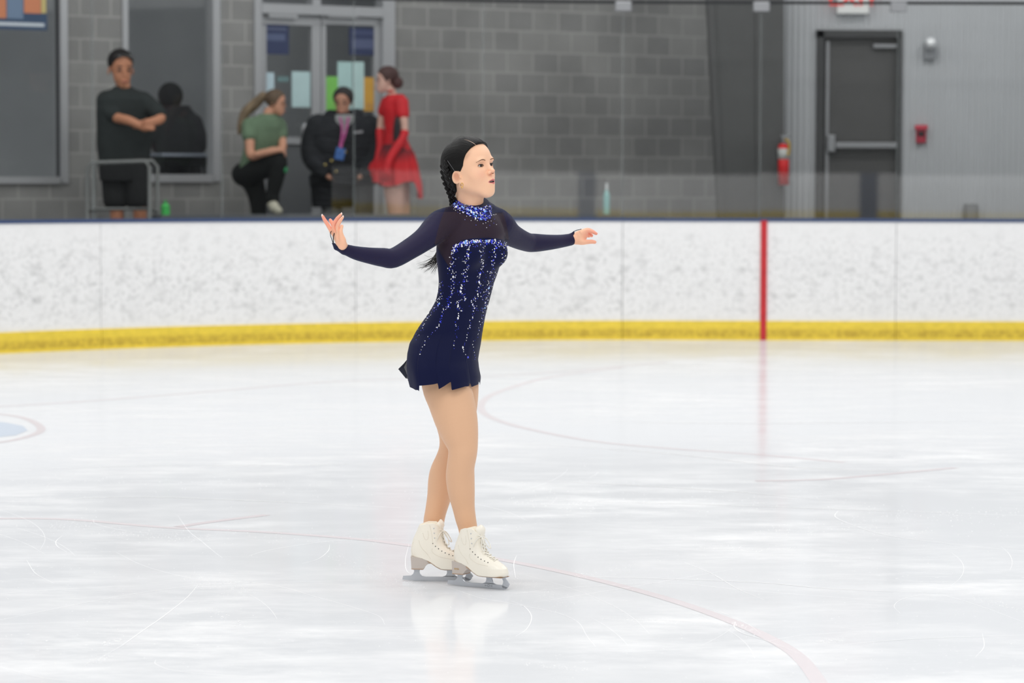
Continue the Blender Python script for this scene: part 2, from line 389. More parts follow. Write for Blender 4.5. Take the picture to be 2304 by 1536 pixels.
for (x0, y0, x1, y1, s, n, r) in (  # lines of shavings
  (110,1185,220,1175,14,60,.004), (250,1200,480,1212,10,110,.004), (420,1300,560,1330,22,120,.004), (250,1475,190,1495,8,40,.005), (230,1450,280,1435,6,40,.005),
  (740,1250,960,1330,22,190,.0035), (1150,1300,1290,1360,18,130,.003), (1290,1297,1420,1275,10,90,.003), (1350,1392,1540,1398,6,90,.0035), (1650,1402,1700,1425,10,40,.005),
  (1840,1443,1900,1440,5,50,.005), (1180,1495,1330,1508,5,60,.004), (1900,1170,2300,1150,14,90,.005), (470,1375,540,1405,16,30,.005), (2190,1345,2300,1372,8,60,.004),
  (1150,1130,1350,1140,10,60,.006), (1700,1190,2100,1200,14,80,.005), (1560,1230,1800,1238,8,90,.004), (0,1195,900,1215,16,120,.004), (0,1080,1000,1110,25,90,.005), (1150,1090,2300,1180,40,160,.005)):
    for i in range(n):
        t = random.random(); p = ground(x0+(x1-x0)*t+random.gauss(0, 5), y0+(y1-y0)*t+random.gauss(0, s*.5)); flake(p[0], p[1], r*random.uniform(.3, .85))
for i in range(330):
    p = ground(random.uniform(0, 2304), random.uniform(1060, 1534)); flake(p[0], p[1], random.uniform(.0012, .0034))
tag(link('floor', f.mesh(), [M['ice'], M['paint_red'], M['paint_red2'], M['paint_blue'], M['snow']]), 'white skating ice with cuts, shavings and faint painted lines', 'ice', kind='structure')

# --- the boards' plan: straight on the right, curved corner on the left (radius about 8 m)
YB, X0, RB, BH = 26.08, 1.45, 8.2, 1.10
def plan(s, off=0.0):                   # s: metres along the boards, 0 where the corner begins, negative to the left; off: outwards
    if s >= 0: return np.array([X0+s, YB+off, 0.0]), 0.0
    a = -s/RB; return np.array([X0-(RB+off)*math.sin(a), YB-RB+(RB+off)*math.cos(a), 0.0]), a
def plan_ang(s): return plan(s)[1]
def strip(s0, s1, o0, o1, z0, z1, step=.15, mb=None):
    mb = mb or MB(); n = max(2, int((s1-s0)/step)+1); R = []
    for s in np.linspace(s0, s1, n):
        a, b = plan(s, o0)[0], plan(s, o1)[0]
        R.append([mb.bm.verts.new((a[0],a[1],z0)), mb.bm.verts.new((b[0],b[1],z0)), mb.bm.verts.new((b[0],b[1],z1)), mb.bm.verts.new((a[0],a[1],z1))])
    for A, B in zip(R, R[1:]):
        for k in range(4): mb.bm.faces.new((A[k], B[k], B[(k+1)%4], A[(k+1)%4]))
    mb.bm.faces.new(R[0]); mb.bm.faces.new(R[-1][::-1]); bmesh.ops.recalc_face_normals(mb.bm, faces=mb.bm.faces); return mb
def s_at(px, py=765):                   # boards' length coordinate seen at a pixel column
    d = ray(px, py); best = min(np.linspace(-9, 9, 3601), key=lambda s: abs(plan(s)[0][0]/plan(s)[0][1] - d[0])); return float(best)
def board_mat():
    m = bpy.data.materials.new('scuffed_white_board'); m.use_nodes = True; nt = m.node_tree; N = nt.nodes; L = nt.links; b = N['Principled BSDF']; b.inputs['Roughness'].default_value = .42
    tc = N.new('ShaderNodeTexCoord'); sep = N.new('ShaderNodeSeparateXYZ'); L.new(tc.outputs['Object'], sep.inputs[0])
    def noise(sc, st, lo, hi, det=4):
        mp = N.new('ShaderNodeMapping'); mp.inputs['Scale'].default_value = st
        n = N.new('ShaderNodeTexNoise'); n.inputs['Scale'].default_value = sc; n.inputs['Detail'].default_value = det; n.inputs['Roughness'].default_value = .6
        L.new(tc.outputs['Object'], mp.inputs[0]); L.new(mp.outputs[0], n.inputs['Vector'])
        r = N.new('ShaderNodeMapRange'); r.inputs[1].default_value = lo; r.inputs[2].default_value = hi; L.new(n.outputs[0], r.inputs[0]); return r.outputs[0]
    mul = lambda a, c: (lambda x: (L.new(a, x.inputs[0]), (L.new(c, x.inputs[1]) if not isinstance(c, float) else setattr(x.inputs[1], 'default_value', c)), x.outputs[0])[2])(N.new('ShaderNodeMath'))
    def mulf(a, c):
        x = N.new('ShaderNodeMath'); x.operation = 'MULTIPLY'; L.new(a, x.inputs[0])
        if isinstance(c, float): x.inputs[1].default_value = c
        else: L.new(c, x.inputs[1])
        return x.outputs[0]
    def mx(a, c):
        x = N.new('ShaderNodeMath'); x.operation = 'MAXIMUM'; L.new(a, x.inputs[0]); L.new(c, x.inputs[1]); return x.outputs[0]
    band = N.new('ShaderNodeFloatCurve') # how scuffed the board is by height: pucks and blades hit the middle
    c = band.mapping.curves[0]; c.points[0].location = (0, .35); c.points[1].location = (1, .0)
    c.points.new(.35, 1); c.points.new(.62, .8); c.points.new(.85, .35); band.mapping.update()
    mz = N.new('ShaderNodeMapRange'); mz.inputs[1].default_value = .2; mz.inputs[2].default_value = 1.1; L.new(sep.outputs[2], mz.inputs[0]); L.new(mz.outputs[0], band.inputs['Value'])
    sc = mx(mulf(noise(9, (1, 1, 1.5), .52, .74, 3), .55), mx(mulf(noise(30, (1, 1, 1), .52, .76, 2), .55), mulf(noise(4.5, (1,1,1.2), .50, .78, 3), .14)))
    sc = mulf(sc, band.outputs[0])
    mix = N.new('ShaderNodeMix'); mix.data_type = 'RGBA'; mix.inputs[6].default_value = lin((243, 243, 243)); mix.inputs[7].default_value = lin((150, 151, 151)); L.new(sc, mix.inputs[0]); L.new(mix.outputs[2], b.inputs['Base Color'])
    return m
M['board'] = board_mat()
M['yellow'] = mat('yellow_kick_plate', (240, 211, 70), .45, noise=(14, .09, (1,1,2)))
def kick_mat():                        # yellow plastic, scuffed in the middle of its height
    m = M['yellow']; nt = m.node_tree; N = nt.nodes; L = nt.links; b = N['Principled BSDF']; src = b.inputs['Base Color'].links[0].from_socket
    tc = N.new('ShaderNodeTexCoord'); sp = N.new('ShaderNodeSeparateXYZ'); L.new(tc.outputs['Object'], sp.inputs[0])
    cv = N.new('ShaderNodeFloatCurve'); c = cv.mapping.curves[0]; c.points[0].location = (0, 0); c.points[1].location = (1, 0); c.points.new(.12, .0); c.points.new(.2, 1); c.points.new(.5, .9); c.points.new(.62, .15); cv.mapping.update()
    mr = N.new('ShaderNodeMapRange'); mr.inputs[1].default_value = 0; mr.inputs[2].default_value = .172; L.new(sp.outputs[2], mr.inputs[0]); L.new(mr.outputs[0], cv.inputs['Value'])
    n = N.new('ShaderNodeTexNoise'); n.inputs['Scale'].default_value = 26; n.inputs['Detail'].default_value = 3; L.new(tc.outputs['Object'], n.inputs['Vector'])
    m2 = N.new('ShaderNodeMapRange'); m2.inputs[1].default_value = .35; m2.inputs[2].default_value = .65; m2.inputs[3].default_value = .25; L.new(n.outputs[0], m2.inputs[0])
    mu = N.new('ShaderNodeMath'); mu.operation = 'MULTIPLY'; L.new(cv.outputs[0], mu.inputs[0]); L.new(m2.outputs[0], mu.inputs[1])
    mx = N.new('ShaderNodeMix'); mx.data_type = 'RGBA'; L.new(mu.outputs[0], mx.inputs[0]); L.new(src, mx.inputs[6]); mx.inputs[7].default_value = lin((196, 164, 52)); L.new(mx.outputs[2], b.inputs['Base Color'])
kick_mat()
M['cap'] = mat('blue_cap_rail', (52, 72, 112), .4)
M['seam'] = mat('dark_joint', (190, 190, 190), .7)
M['redline'] = mat('red_board_line', (196, 38, 46), .45, noise=(20,.12,(1,1,1)))
bd = tag(empty('rink_boards', (X0, YB, 0)), 'long white scuffed rink boards with yellow kick plate, behind the skater', 'rink boards')
seams = [s_at(x) for x in (-330, 228, 800, 1400, 2014, 2620)]
seams = [seams[0]-2.44*k for k in (3, 2, 1)] + seams + [seams[-1]+2.44*k for k in (1, 2)]
for a, b in zip(seams, seams[1:]):
    link('board_panel', strip(a+.0022, b-.0022, 0, .04, .17, BH-.03).mesh(), M['board'], bd)
    link('kick_plate', strip(a+.0022, b-.0022, -.015, .04, 0, .172).mesh(), M['yellow'], bd)
link('board_frame', strip(seams[0], seams[-1], .045, .09, 0, BH-.03).mesh(), M['seam'], bd)
link('cap_rail', strip(seams[0], seams[-1], -.01, .13, BH-.03, BH).mesh(), M['cap'], bd)
gl = s_at(1717)
tag(link('goal_line_stripe', strip(gl-.028, gl+.028, -.018, .01, 0, BH-.02).mesh(), M['redline'], bd), 'red vertical stripe on the boards')

# --- glass on the boards
def glass_mat():
    m = bpy.data.materials.new('rink_glass'); m.use_nodes = True; nt = m.node_tree; N = nt.nodes; N.clear()
    o = N.new('ShaderNodeOutputMaterial'); t = N.new('ShaderNodeBsdfTransparent'); g = N.new('ShaderNodeBsdfGlossy'); x = N.new('ShaderNodeMixShader')
    t.inputs[0].default_value = (.975,.98,.977,1); g.inputs['Roughness'].default_value = .02; x.inputs[0].default_value = .07
    nt.links.new(t.outputs[0], x.inputs[1]); nt.links.new(g.outputs[0], x.inputs[2]); nt.links.new(x.outputs[0], o.inputs[0]); return m
M['glass'] = glass_mat(); M['glass_edge'] = mat('glass_edge', (150, 158, 158), .3, alpha=.18)
M['dark_metal'] = mat('dark_metal', (38, 40, 43), .5, .3); M['grey_metal'] = mat('grey_metal', (150, 152, 155), .4, .6)
gb = tag(empty('glass_barrier', (X0, YB+.06, BH)), 'clear glass shield panes standing on top of the rink boards', 'glass barrier')
gs = [s_at(x, 300) for x in (-90, 215, 505, 800, 1090, 1402, 1712, 2020, 2330)]
gs = [gs[0]-1.22*k for k in (5, 4, 3, 2, 1)] + gs + [gs[-1]+1.22*k for k in (1, 2, 3, 4)]; GH = 1.93
for i, (a, b) in enumerate(zip(gs, gs[1:])):
    tilt = .0119 + (.0003 if i % 2 else -.0003)
    mb = MB(); n = 7 if b < 0 else 2; R = []
    for s in np.linspace(a+.004, b-.004, n):
        p, an = plan(s, .05); q, _ = plan(s, .06); nx, ny = -math.sin(an), math.cos(an)   # outward
        R.append([(p[0],p[1],BH), (q[0],q[1],BH), (q[0]-nx*tilt*GH, q[1]-ny*tilt*GH, BH+GH), (p[0]-nx*tilt*GH, p[1]-ny*tilt*GH, BH+GH)])
    RV = [[mb.bm.verts.new(v) for v in r] for r in R]
    for A, B in zip(RV, RV[1:]):
        for k in range(4): mb.bm.faces.new((A[k], B[k], B[(k+1)%4], A[(k+1)%4]))
    mb.bm.faces.new(RV[0]); mb.bm.faces.new(RV[-1][::-1])
    link('pane', mb.mesh(), M['glass'], gb)
    p, an = plan(a, .055)
    link('seam_strip', MB().box((p[0], p[1], BH+GH/2), (.012, .018, GH), Matrix.Rotation(an, 3, 'Z')).mesh(), M['glass_edge'], gb)
    if a > -1.5:
        link('clip', MB().box((p[0], p[1]-.02, BH+GH-.03), (.15, .05, .09), Matrix.Rotation(an, 3, 'Z'), .01).mesh(), M['grey_metal'], gb)
link('top_rail', strip(gs[0], gs[-1], .03, .09, BH+GH-.005, BH+GH+.022).mesh(), M['dark_metal'], gb)

# --- near side of the hall, behind the camera (seen mirrored in the glass)
M['wallgrey'] = mat('dark_hall_wall', (70, 72, 74), .8)
nb = MB(); nb.span(-20, 1.95, -1.1, -1.0, 0, 1.22, mi=0); nb.span(1.95, 20, -1.1, -1.0, 0, .89, mi=0)
nb.span(-20, 20, -.998, -.985, 0, .2, mi=1); nb.span(2.2, 2.3, -.984, -.98, .2, .89, mi=2); nb.span(6.4, 6.72, -.984, -.975, 0, .90, mi=3)
tag(link('wall_near_boards', nb.mesh(), [M['board'], M['yellow'], M['redline'], M['cap']]), kind='structure')
tag(link('wall_near', MB().span(-20, 20, -3.2, -3.0, 0, 4.6).mesh(), M['wallgrey']), kind='structure')
tag(link('wall_far_right', MB().span(20, 20.2, -3.2, 30, 0, 4.6).mesh(), M['wallgrey']), kind='structure')
tag(link('wall_far_left', MB().span(-20.2, -20, -3.2, 30, 0, 4.6).mesh(), M['wallgrey']), kind='structure')

# --- hall wall behind the glass: one long block wall running away to the right, then pale corrugated siding
W0 = np.array([-5.6, 25.25]); WD = np.array([.845, .534]); WD /= np.linalg.norm(WD); WN = np.array([WD[1], -WD[0]])   # WN: towards the rink
WANG = math.atan2(WD[1], WD[0]); WR = Matrix.Rotation(WANG, 3, 'Z')
def wsz(px, py, t=0.0):                 # pixel -> (along, height) on the wall plane, t metres in front of it
    d = ray(px, py); o = W0 + WN*t
    # o + s*WD = k*d.xy
    A = np.array([[WD[0], -d[0]], [WD[1], -d[1]]]); s, k = np.linalg.solve(A, -o); return s, CAM_H + k*d[2]
def wp(s, z, t=0.0): q = W0 + WD*s + WN*t; return (q[0], q[1], z)
def wbox(mb, s0, s1, z0, z1, t0, t1, bev=0, mi=0):
    mb.box(wp((s0+s1)/2, (z0+z1)/2, (t0+t1)/2), (abs(s1-s0), abs(t1-t0), abs(z1-z0)), WR, bev, mi)
def wpx(mb, x0, x1, y0, y1, t0=0, t1=.03, bev=0, mi=0):
    ym = min(max((y0+y1)/2, 0), 480); s0 = wsz(x0, ym, t1)[0]; s1 = wsz(x1, ym, t1)[0]; xm = (x0+x1)/2; wbox(mb, s0, s1, wsz(xm, y1, t1)[1], wsz(xm, y0, t1)[1], t0, t1, bev, mi)
def block_mat():
    m = bpy.data.materials.new('grey_block'); m.use_nodes = True; nt = m.node_tree; N = nt.nodes; L = nt.links; b = N['Principled BSDF']; b.inputs['Roughness'].default_value = .85
    uv = N.new('ShaderNodeUVMap'); br = N.new('ShaderNodeTexBrick'); L.new(uv.outputs[0], br.inputs['Vector'])
    br.inputs['Scale'].default_value = 1; br.inputs['Brick Width'].default_value = .305; br.inputs['Row Height'].default_value = .207; br.inputs['Mortar Size'].default_value = .011; br.inputs['Mortar Smooth'].default_value = .4
    br.inputs['Color1'].default_value = lin((137,137,136)); br.inputs['Color2'].default_value = lin((149,149,147)); br.inputs['Mortar'].default_value = lin((166,166,163))
    n = N.new('ShaderNodeTexNoise'); n.inputs['Scale'].default_value = 1.3; n.inputs['Detail'].default_value = 5; L.new(uv.outputs[0], n.inputs['Vector'])
    h = N.new('ShaderNodeHueSaturation'); r = N.new('ShaderNodeMapRange'); r.inputs[1].default_value = .3; r.inputs[2].default_value = .7; r.inputs[3].default_value = .84; r.inputs[4].default_value = 1.14
    L.new(n.outputs[0], r.inputs[0]); L.new(r.outputs[0], h.inputs['Value']); L.new(br.outputs[0], h.inputs['Color']); L.new(h.outputs[0], b.inputs['Base Color']); return m
M['block'] = block_mat()
def uv_wall(me):                        # lay the block courses along the wall
    u = me.uv_layers.new(name='UVMap')
    for l in me.loops:
        v = me.vertices[l.vertex_index].co; u.data[l.index].uv = ((v.x-W0[0])*WD[0]+(v.y-W0[1])*WD[1], v.z-.015)
FZ = .72; WTOP = 5.2
S = lambda x, y=200: wsz(x, y)[0]
Zp = lambda y, x=300: wsz(x, y)[1]
SEND = S(1640, 250)
wm = MB(); TH = .2
cuts = [('w', -7.5, S(-420)), ('o', S(-420), S(146), Zp(404, 60), WTOP+1), ('w', S(146), S(284)), ('o', S(284), S(490), Zp(402, 400), WTOP+1), ('w', S(490), S(578)), ('o', S(578), S(888), FZ, WTOP+1), ('w', S(888), SEND)]
for c in cuts:
    if c[0] == 'w': wbox(wm, c[1], c[2], FZ, WTOP, -TH, 0)
    elif c[3] > FZ+.05: wbox(wm, c[1], c[2], FZ, c[3], -TH, 0)
me = wm.mesh(); uv_wall(me)
tag(link('wall_back', me, M['block']), 'grey concrete block wall behind the rink glass', 'wall', kind='structure')
M['alu'] = mat('brushed_aluminium', (185, 187, 190), .38, .35); M['alu_dark'] = mat('window_gasket', (62, 64, 67), .6)
M['pane'] = glass_mat(); M['pane'].node_tree.nodes['Mix Shader'].inputs[0].default_value = .05
def frame(mb, x0, x1, y0, y1, wpx_, mi=0):
    pass
# window 1 (far left, runs out of the picture)
w1 = tag(empty('window_1', wp(S(60), Zp(404,60))), 'window at the far left with poster hung inside', 'window', kind='structure')
mb = MB(); wpx(mb, 137, 153, -200, 412, -.12, .02); wpx(mb, -420, 137, 397, 413, -.12, .03); link('window_frame', mb.mesh(), M['alu'], w1)
mb = MB(); wpx(mb, 131, 138, -200, 397, -.08, -.02); link('gasket', mb.mesh(), M['alu_dark'], w1)
mb = MB(); wpx(mb, -420, 137, -200, 400, -.075, -.068); link('pane', mb.mesh(), M['pane'], w1)
w2 = tag(empty('window_2', wp(S(390), Zp(402,390))), 'tall window behind the man with folded arms', 'window', kind='structure')
mb = MB(); wpx(mb, 277, 289, -200, 410, -.08, .02); wpx(mb, 480, 496, -200, 408, -.12, .02); wpx(mb, 290, 480, 392, 410, -.12, .03); link('window_frame', mb.mesh(), M['alu'], w2)
mb = MB(); wpx(mb, 476, 481, -200, 393, -.08, -.02); link('gasket', mb.mesh(), M['alu_dark'], w2)
mb = MB(); wpx(mb, 290, 480, -200, 393, -.075, -.068); link('pane', mb.mesh(), M['pane'], w2)
# double door
d1 = tag(empty('door_1', wp(S(730), FZ)), 'glazed aluminium double door with paper notices', 'door', kind='structure')
mb = MB(); wpx(mb, 574, 590, -200, 620, -.12, .03); wpx(mb, 862, 889, -200, 620, -.12, .03); wpx(mb, 590, 862, 12, 34, -.12, .04); wpx(mb, 704, 722, -200, 12, -.1, .02); link('door_frame', mb.mesh(), M['alu'], d1)
def leaf(x0, x1, hinge):
    mb = MB(); a = 10
    wpx(mb, x0, x1, 38, 56, -.09, -.03); wpx(mb, x0, x0+a, 56, 600, -.09, -.03); wpx(mb, x1-a*2, x1, 56, 600, -.09, -.03); wpx(mb, x0+a, x1-2*a, 308, 324, -.09, -.02)
    lf = link('door_leaf', mb.mesh(), M['alu'], d1)
    mb = MB(); wpx(mb, x0+a, x1-2*a, 56, 310, -.065, -.058); link_sub('pane', mb.mesh(), M['pane'], lf, d1)
    mb = MB(); wpx(mb, x0+a, x1-2*a, 324, 600, -.08, -.04); link_sub('door_panel', mb.mesh(), M['doorpanel'], lf, d1)
    mb = MB(); wpx(mb, x0+15, x0+80, 28, 40, -.03, .03); link_sub('door_closer', mb.mesh(), M['alu'], lf, d1)
    return lf
M['doorpanel'] = mat('grey_door_panel', (104, 107, 110), .6)
l1 = leaf(590, 722, 0); l2 = leaf(724, 862, 1)
mb = MB(); q = wsz(690, 292, .03); mb.ball(wp(q[0], q[1], .03), .07, (.8, .5, 1)); link_sub('door_handle', mb.mesh(), M['alu'], l1, d1, True)
# things on the glass
def sheet(name, x0, x1, y0, y1, rgb, label, cat, group=None, t=-.045, marks=None):
    mb = MB(); wpx(mb, x0, x1, y0, y1, t, t+.006); top = empty(name, wp(wsz((x0+x1)/2, y1)[0], wsz((x0+x1)/2, y1)[1], t))
    tag(top, label, cat, group); link('paper', mb.mesh(), mat(name+'_paper', rgb, .8, noise=(6,.05,(1,1,1))), top)
    if marks:
        for (a, b, c, d, col) in marks:
            mb = MB(); wpx(mb, a, b, c, d, t+.006, t+.009); link('print', mb.mesh(), mat('printed_colour', col, .8), top)
    return top
NG = 'paper notices on the glass doors'
sheet('paper_notice', 582, 617, 163, 240, (205, 228, 238), 'pale blue notice on left door leaf behind green-shirted woman', 'notice', NG)
sheet('paper_notice', 657, 698, 161, 241, (200, 228, 230), 'pale blue-green notice next to the middle post of the doors', 'notice', NG)
sheet('paper_notice', 624, 650, 172, 184, (120, 148, 150), 'small dark teal label between two pale notices on left door leaf', 'notice', NG)
sheet('paper_notice', 731, 760, 172, 250, (140, 214, 110), 'bright green notice on the right door leaf', 'notice', NG)
sheet('paper_notice', 760, 792, 139, 248, (190, 224, 222), 'tall pale aqua notice beside the bright green one', 'notice', NG)
sheet('paper_notice', 794, 819, 139, 245, (196, 226, 224), 'tall pale aqua notice beside the orange one', 'notice', NG)
sheet('paper_notice', 819, 848, 174, 250, (222, 172, 84), 'orange notice on the right door leaf', 'notice', NG, marks=[(824, 843, 232, 244, (206, 158, 90))])
sheet('door_banner', 586, 650, 54, 122, (72, 80, 110), 'dark blue banner at the top of the left door leaf', 'banner', marks=[(600, 645, 62, 68, (104,112,138)), (600, 642, 76, 92, (100,110,140))])
sheet('door_banner', 786, 850, 62, 124, (70, 78, 108), 'dark blue banner at the top of the right door leaf', 'banner', marks=[(792, 846, 68, 80, (84,92,124)), (792, 846, 88, 110, (98,106,136))])
sheet('poster_board', -60, 106, -60, 66, (74, 92, 118), 'colourful orange and blue poster in far left window', 'poster', t=-.06,
      marks=[(-50, 14, -50, 40, (208,138,104)), (16, 52, -50, 42, (120,140,165)), (54, 92, -50, 30, (212,140,106)), (93, 104, -50, 30, (205,190,130)), (-50, 100, 50, 58, (205,214,222))])
# dim rooms behind the windows
M['room'] = mat('dim_room_wall', (178, 182, 186), .9, noise=(1.2,.08,(1,1,1)))
mb = MB(); wbox(mb, -1.5, S(1500), FZ-.05, FZ, -2.4, -TH); tag(link('floor_room', mb.mesh(), M['room']), kind='structure')
mb = MB(); wbox(mb, -1.5, S(1500), FZ, WTOP, -2.4, -2.3)
tag(link('wall_room', mb.mesh(), M['room']), kind='structure')
mb = MB(); wbox(mb, -1.5, S(1500), 4.6, 4.7, -2.4, -.2); tag(link('ceiling', mb.mesh(), M['room']), kind='structure')
# walkway floor
mb = MB(); mb.prism([(-12, 21.5, FZ-.1)]+[tuple(plan(s, .16)[0][:2])+(FZ-.1,) for s in np.linspace(-12.5, 9, 50)]+[(10.5, 33, FZ-.1), (-1, 30.5, FZ-.1)], (0,0,.1))
tag(link('floor_walkway', mb.mesh(), mat('walkway_rubber', (70,72,74), .8)), kind='structure')

# --- tapered steel column
M['column'] = mat('dark_grey_steel', (80, 81, 81), .6, noise=(3,.06,(1,1,1)))
cy0 = 27.35
P = [PX(1588, -60, cy0), PX(1618, 520, cy0), PX(1764, 520, cy0), PX(1764, -60, cy0)]
cl = tag(empty('steel_column', (float(P[1][0]+P[2][0])/2, cy0+.2, FZ)), 'dark grey tapered steel column between block wall and corrugated siding', 'column')
a = MB(); a.prism([P[0], P[1], P[2], P[3]], (0, .25, 0)); link('web', a.mesh(), M['column'], cl)
a = MB(); q = [PX(x, y, cy0-.02) for (x, y) in ((1700,-60),(1702,520),(1764,520),(1764,-60))]; a.prism(q, (0,.02,0)); link('flange', a.mesh(), M['column'], cl)
a = MB(); q = [PX(x, y, cy0-.02) for (x, y) in ((1588,-60),(1618,520),(1632,520),(1604,-60))]; a.prism(q, (0,.02,0)); link('flange', a.mesh(), M['column'], cl)
# --- corrugated siding
SY = 27.75
M['siding'] = mat('pale_grey_siding', (190, 193, 196), .5, .0, noise=(2,.04,(1,1,.3)))
dx0, dx1 = PX(1836, 200, SY)[0], PX(2026, 200, SY)[0]; dz1 = PX(1930, 68, SY)[2]
mb = MB(); X = PX(1764, 200, SY)[0]-.05; pitch = .056
def corr(xa, xb, z0, z1):
    n = int((xb-xa)/pitch*8)+1; xs = np.linspace(xa, xb, n); V = []
    for x in xs:
        p = (x/pitch) % 1; y = SY + .013*(0 if p < .15 else ((p-.15)/.15 if p < .3 else (1 if p < .7 else ((.85-p)/.15 if p < .85 else 0)))); V.append((mb.bm.verts.new((x,y,z0)), mb.bm.verts.new((x,y,z1))))
    for a, b in zip(V, V[1:]): mb.bm.faces.new((a[0], b[0], b[1], a[1]))
corr(X, dx0, FZ, 5); corr(dx1, X+5, FZ, 5); corr(dx0, dx1, dz1, 5); mb.span(X, dx0, SY+.02, SY+.1, FZ, 5); mb.span(dx1, X+5, SY+.02, SY+.1, FZ, 5); mb.span(dx0, dx1, SY+.02, SY+.1, dz1, 5)
tag(link('wall_right', mb.mesh(), M['siding']), 'pale grey corrugated metal siding at the right', 'wall', kind='structure')
def pbox(mb, x0, x1, y0, y1, ya, yb, bev=0, mi=0):
    A = PX(x0, (y0+y1)/2, ya)[0]; B = PX(x1, (y0+y1)/2, ya)[0]; mb.span(A, B, ya, yb, PX((x0+x1)/2, y1, ya)[2], PX((x0+x1)/2, y0, ya)[2], bev, mi)
d2 = tag(empty('door_2', ((dx0+dx1)/2, SY, FZ)), 'dark grey exit door with horizontal push bar in the corrugated siding', 'door', kind='structure')
M['door_dark'] = mat('dark_door_paint', (82, 82, 82), .55, noise=(2,.08,(1,1,1))); M['door_frame'] = mat('dark_door_frame', (62, 63, 64), .5)
mb = MB(); pbox(mb, 1836, 1852, 68, 620, SY-.03, SY+.12); pbox(mb, 1836, 2026, 68, 84, SY-.03, SY+.12); pbox(mb, 2020, 2027, 68, 620, SY-.03, SY+.12); link('door_frame', mb.mesh(), M['door_frame'], d2)
mb = MB(); pbox(mb, 1852, 2020, 84, 620, SY+.06, SY+.10); link('door_leaf', mb.mesh(), M['door_dark'], d2)
mb = MB(); pbox(mb, 1857, 1864, 92, 620, SY+.03, SY+.07); link('lit_edge_strip', mb.mesh(), M['grey_metal'], d2)  # pale strip stands in for light falling on the door's edge
mb = MB(); pbox(mb, 1880, 2018, 320, 333, SY-.05, SY+.0, .006); pbox(mb, 1862, 1880, 303, 342, SY-.04, SY+.06, .01); link('push_bar', mb.mesh(), M['grey_metal'], d2)
mb = MB(); pbox(mb, 1965, 2018, 99, 108, SY-.0, SY+.06, .006); link('door_closer', mb.mesh(), M['grey_metal'], d2)
# --- exit sign
e = tag(empty('exit_sign', tuple(PX(1920, 32, SY-.05))), 'white box exit sign with red letters above the dark door', 'sign')
mb = MB(); pbox(mb, 1884, 1956, -38, 31, SY-.09, SY-.0, .01); link('sign_box', mb.mesh(), mat('sign_white', (232,234,232), .5), e)
tm = text_mesh('EXIT', .26, .004); tm.transform(Matrix.Translation(Vector(PX(1920, -6, SY-.095))) @ Matrix.Rotation(math.pi/2, 4, 'X') @ Matrix.Diagonal((.92,1,1,1))); link('lettering', tm, mat('sign_red', (226,60,52), .5, emit=.5), e)
# --- wall lamp
e = tag(empty('wall_lamp', tuple(PX(2095, 120, SY-.05))), 'round chrome lamp on the siding right of the exit door', 'lamp')
c = PX(2094, 97, SY-.1); mb = MB(); mb.ball(c, .062, (1,1,1)); link('lamp_head', mb.mesh(), mat('chrome', (236,238,240), .22, .5), e, True)
mb = MB(); mb.span(c[0]-.06, c[0]+.06, SY-.06, SY, c[2]-.16, c[2]+.02, .02); link('mount', mb.mesh(), mat('lamp_mount_grey', (140,143,147), .5), e)
# --- fire alarm, extinguisher, outlet box
M['red'] = mat('signal_red', (232, 34, 38), .4)
e = tag(empty('fire_alarm_pull', tuple(PX(2073, 322, SY-.05))), 'small red fire alarm pull station on the pale siding', 'fire alarm')
mb = MB(); pbox(mb, 2062, 2084, 283, 322, SY-.05, SY, .008); bx = link('housing', mb.mesh(), mat('alarm_red', (172, 44, 66), .5), e)
mb = MB(); pbox(mb, 2059, 2088, 281, 291, SY-.07, SY-.03, .006); link('cover_top', mb.mesh(), mat('alarm_light_red', (206, 70, 88), .5), e)
mb = MB(); pbox(mb, 2066, 2080, 296, 306, SY-.06, SY-.045, .003); link('pull_handle', mb.mesh(), M['dark_metal'], e)
e = tag(empty('fire_extinguisher', tuple(PX(1763, 418, 27.265))), 'red fire extinguisher hanging at the edge of the dark column', 'fire extinguisher')
ey = 27.265; A = PX(1763, 416, ey); B = PX(1763, 330, ey)
mb = MB(); mb.cyl(A, B, .052, n=24); mb.ball(B, .052, (1,1,.6)); link('tank', mb.mesh(), M['red'], e, True)
mb = MB(); c0, c1 = PX(1763, 358, ey), PX(1763, 334, ey); mb.cyl(c0, c1, .0535, n=24); link('tank_label', mb.mesh(), mat('white_label', (205,208,205), .6), e, True)
mb = MB(); c0 = PX(1763, 322, ey); mb.cyl(PX(1763,326,ey), PX(1763,308,ey), .018, n=12); mb.box(PX(1768, 306, ey), (.09,.03,.02)); link('valve', mb.mesh(), M['grey_metal'], e)
mb = MB(); mb.tube(catmull([PX(1766,314,ey-.02), PX(1774,318,ey-.04), PX(1776,334,ey-.05), PX(1773,350,ey-.06)], 6), .011); link('hose', mb.mesh(), mat('yellow_hose', (196,160,50), .6), e)
for yy in (345, 385): q = PX(1763, yy, ey); link('bracket', MB().box((q[0], 27.32, q[2]), (.05,.06,.03)).mesh(), M['dark_metal'], e)
e = tag(empty('junction_box', tuple(PX(2185, 500, SY-.05))), 'small grey metal box low on the corrugated siding', 'box')
mb = MB(); pbox(mb, 2172, 2200, 458, 505, SY-.07, SY, .008); link('box_body', mb.mesh(), mat('box_grey', (128,130,132), .5), e)
mb = MB(); pbox(mb, 2176, 2196, 464, 500, SY-.078, SY-.07); link('box_cover', mb.mesh(), mat('box_cover_grey', (138,140,142), .5), e)
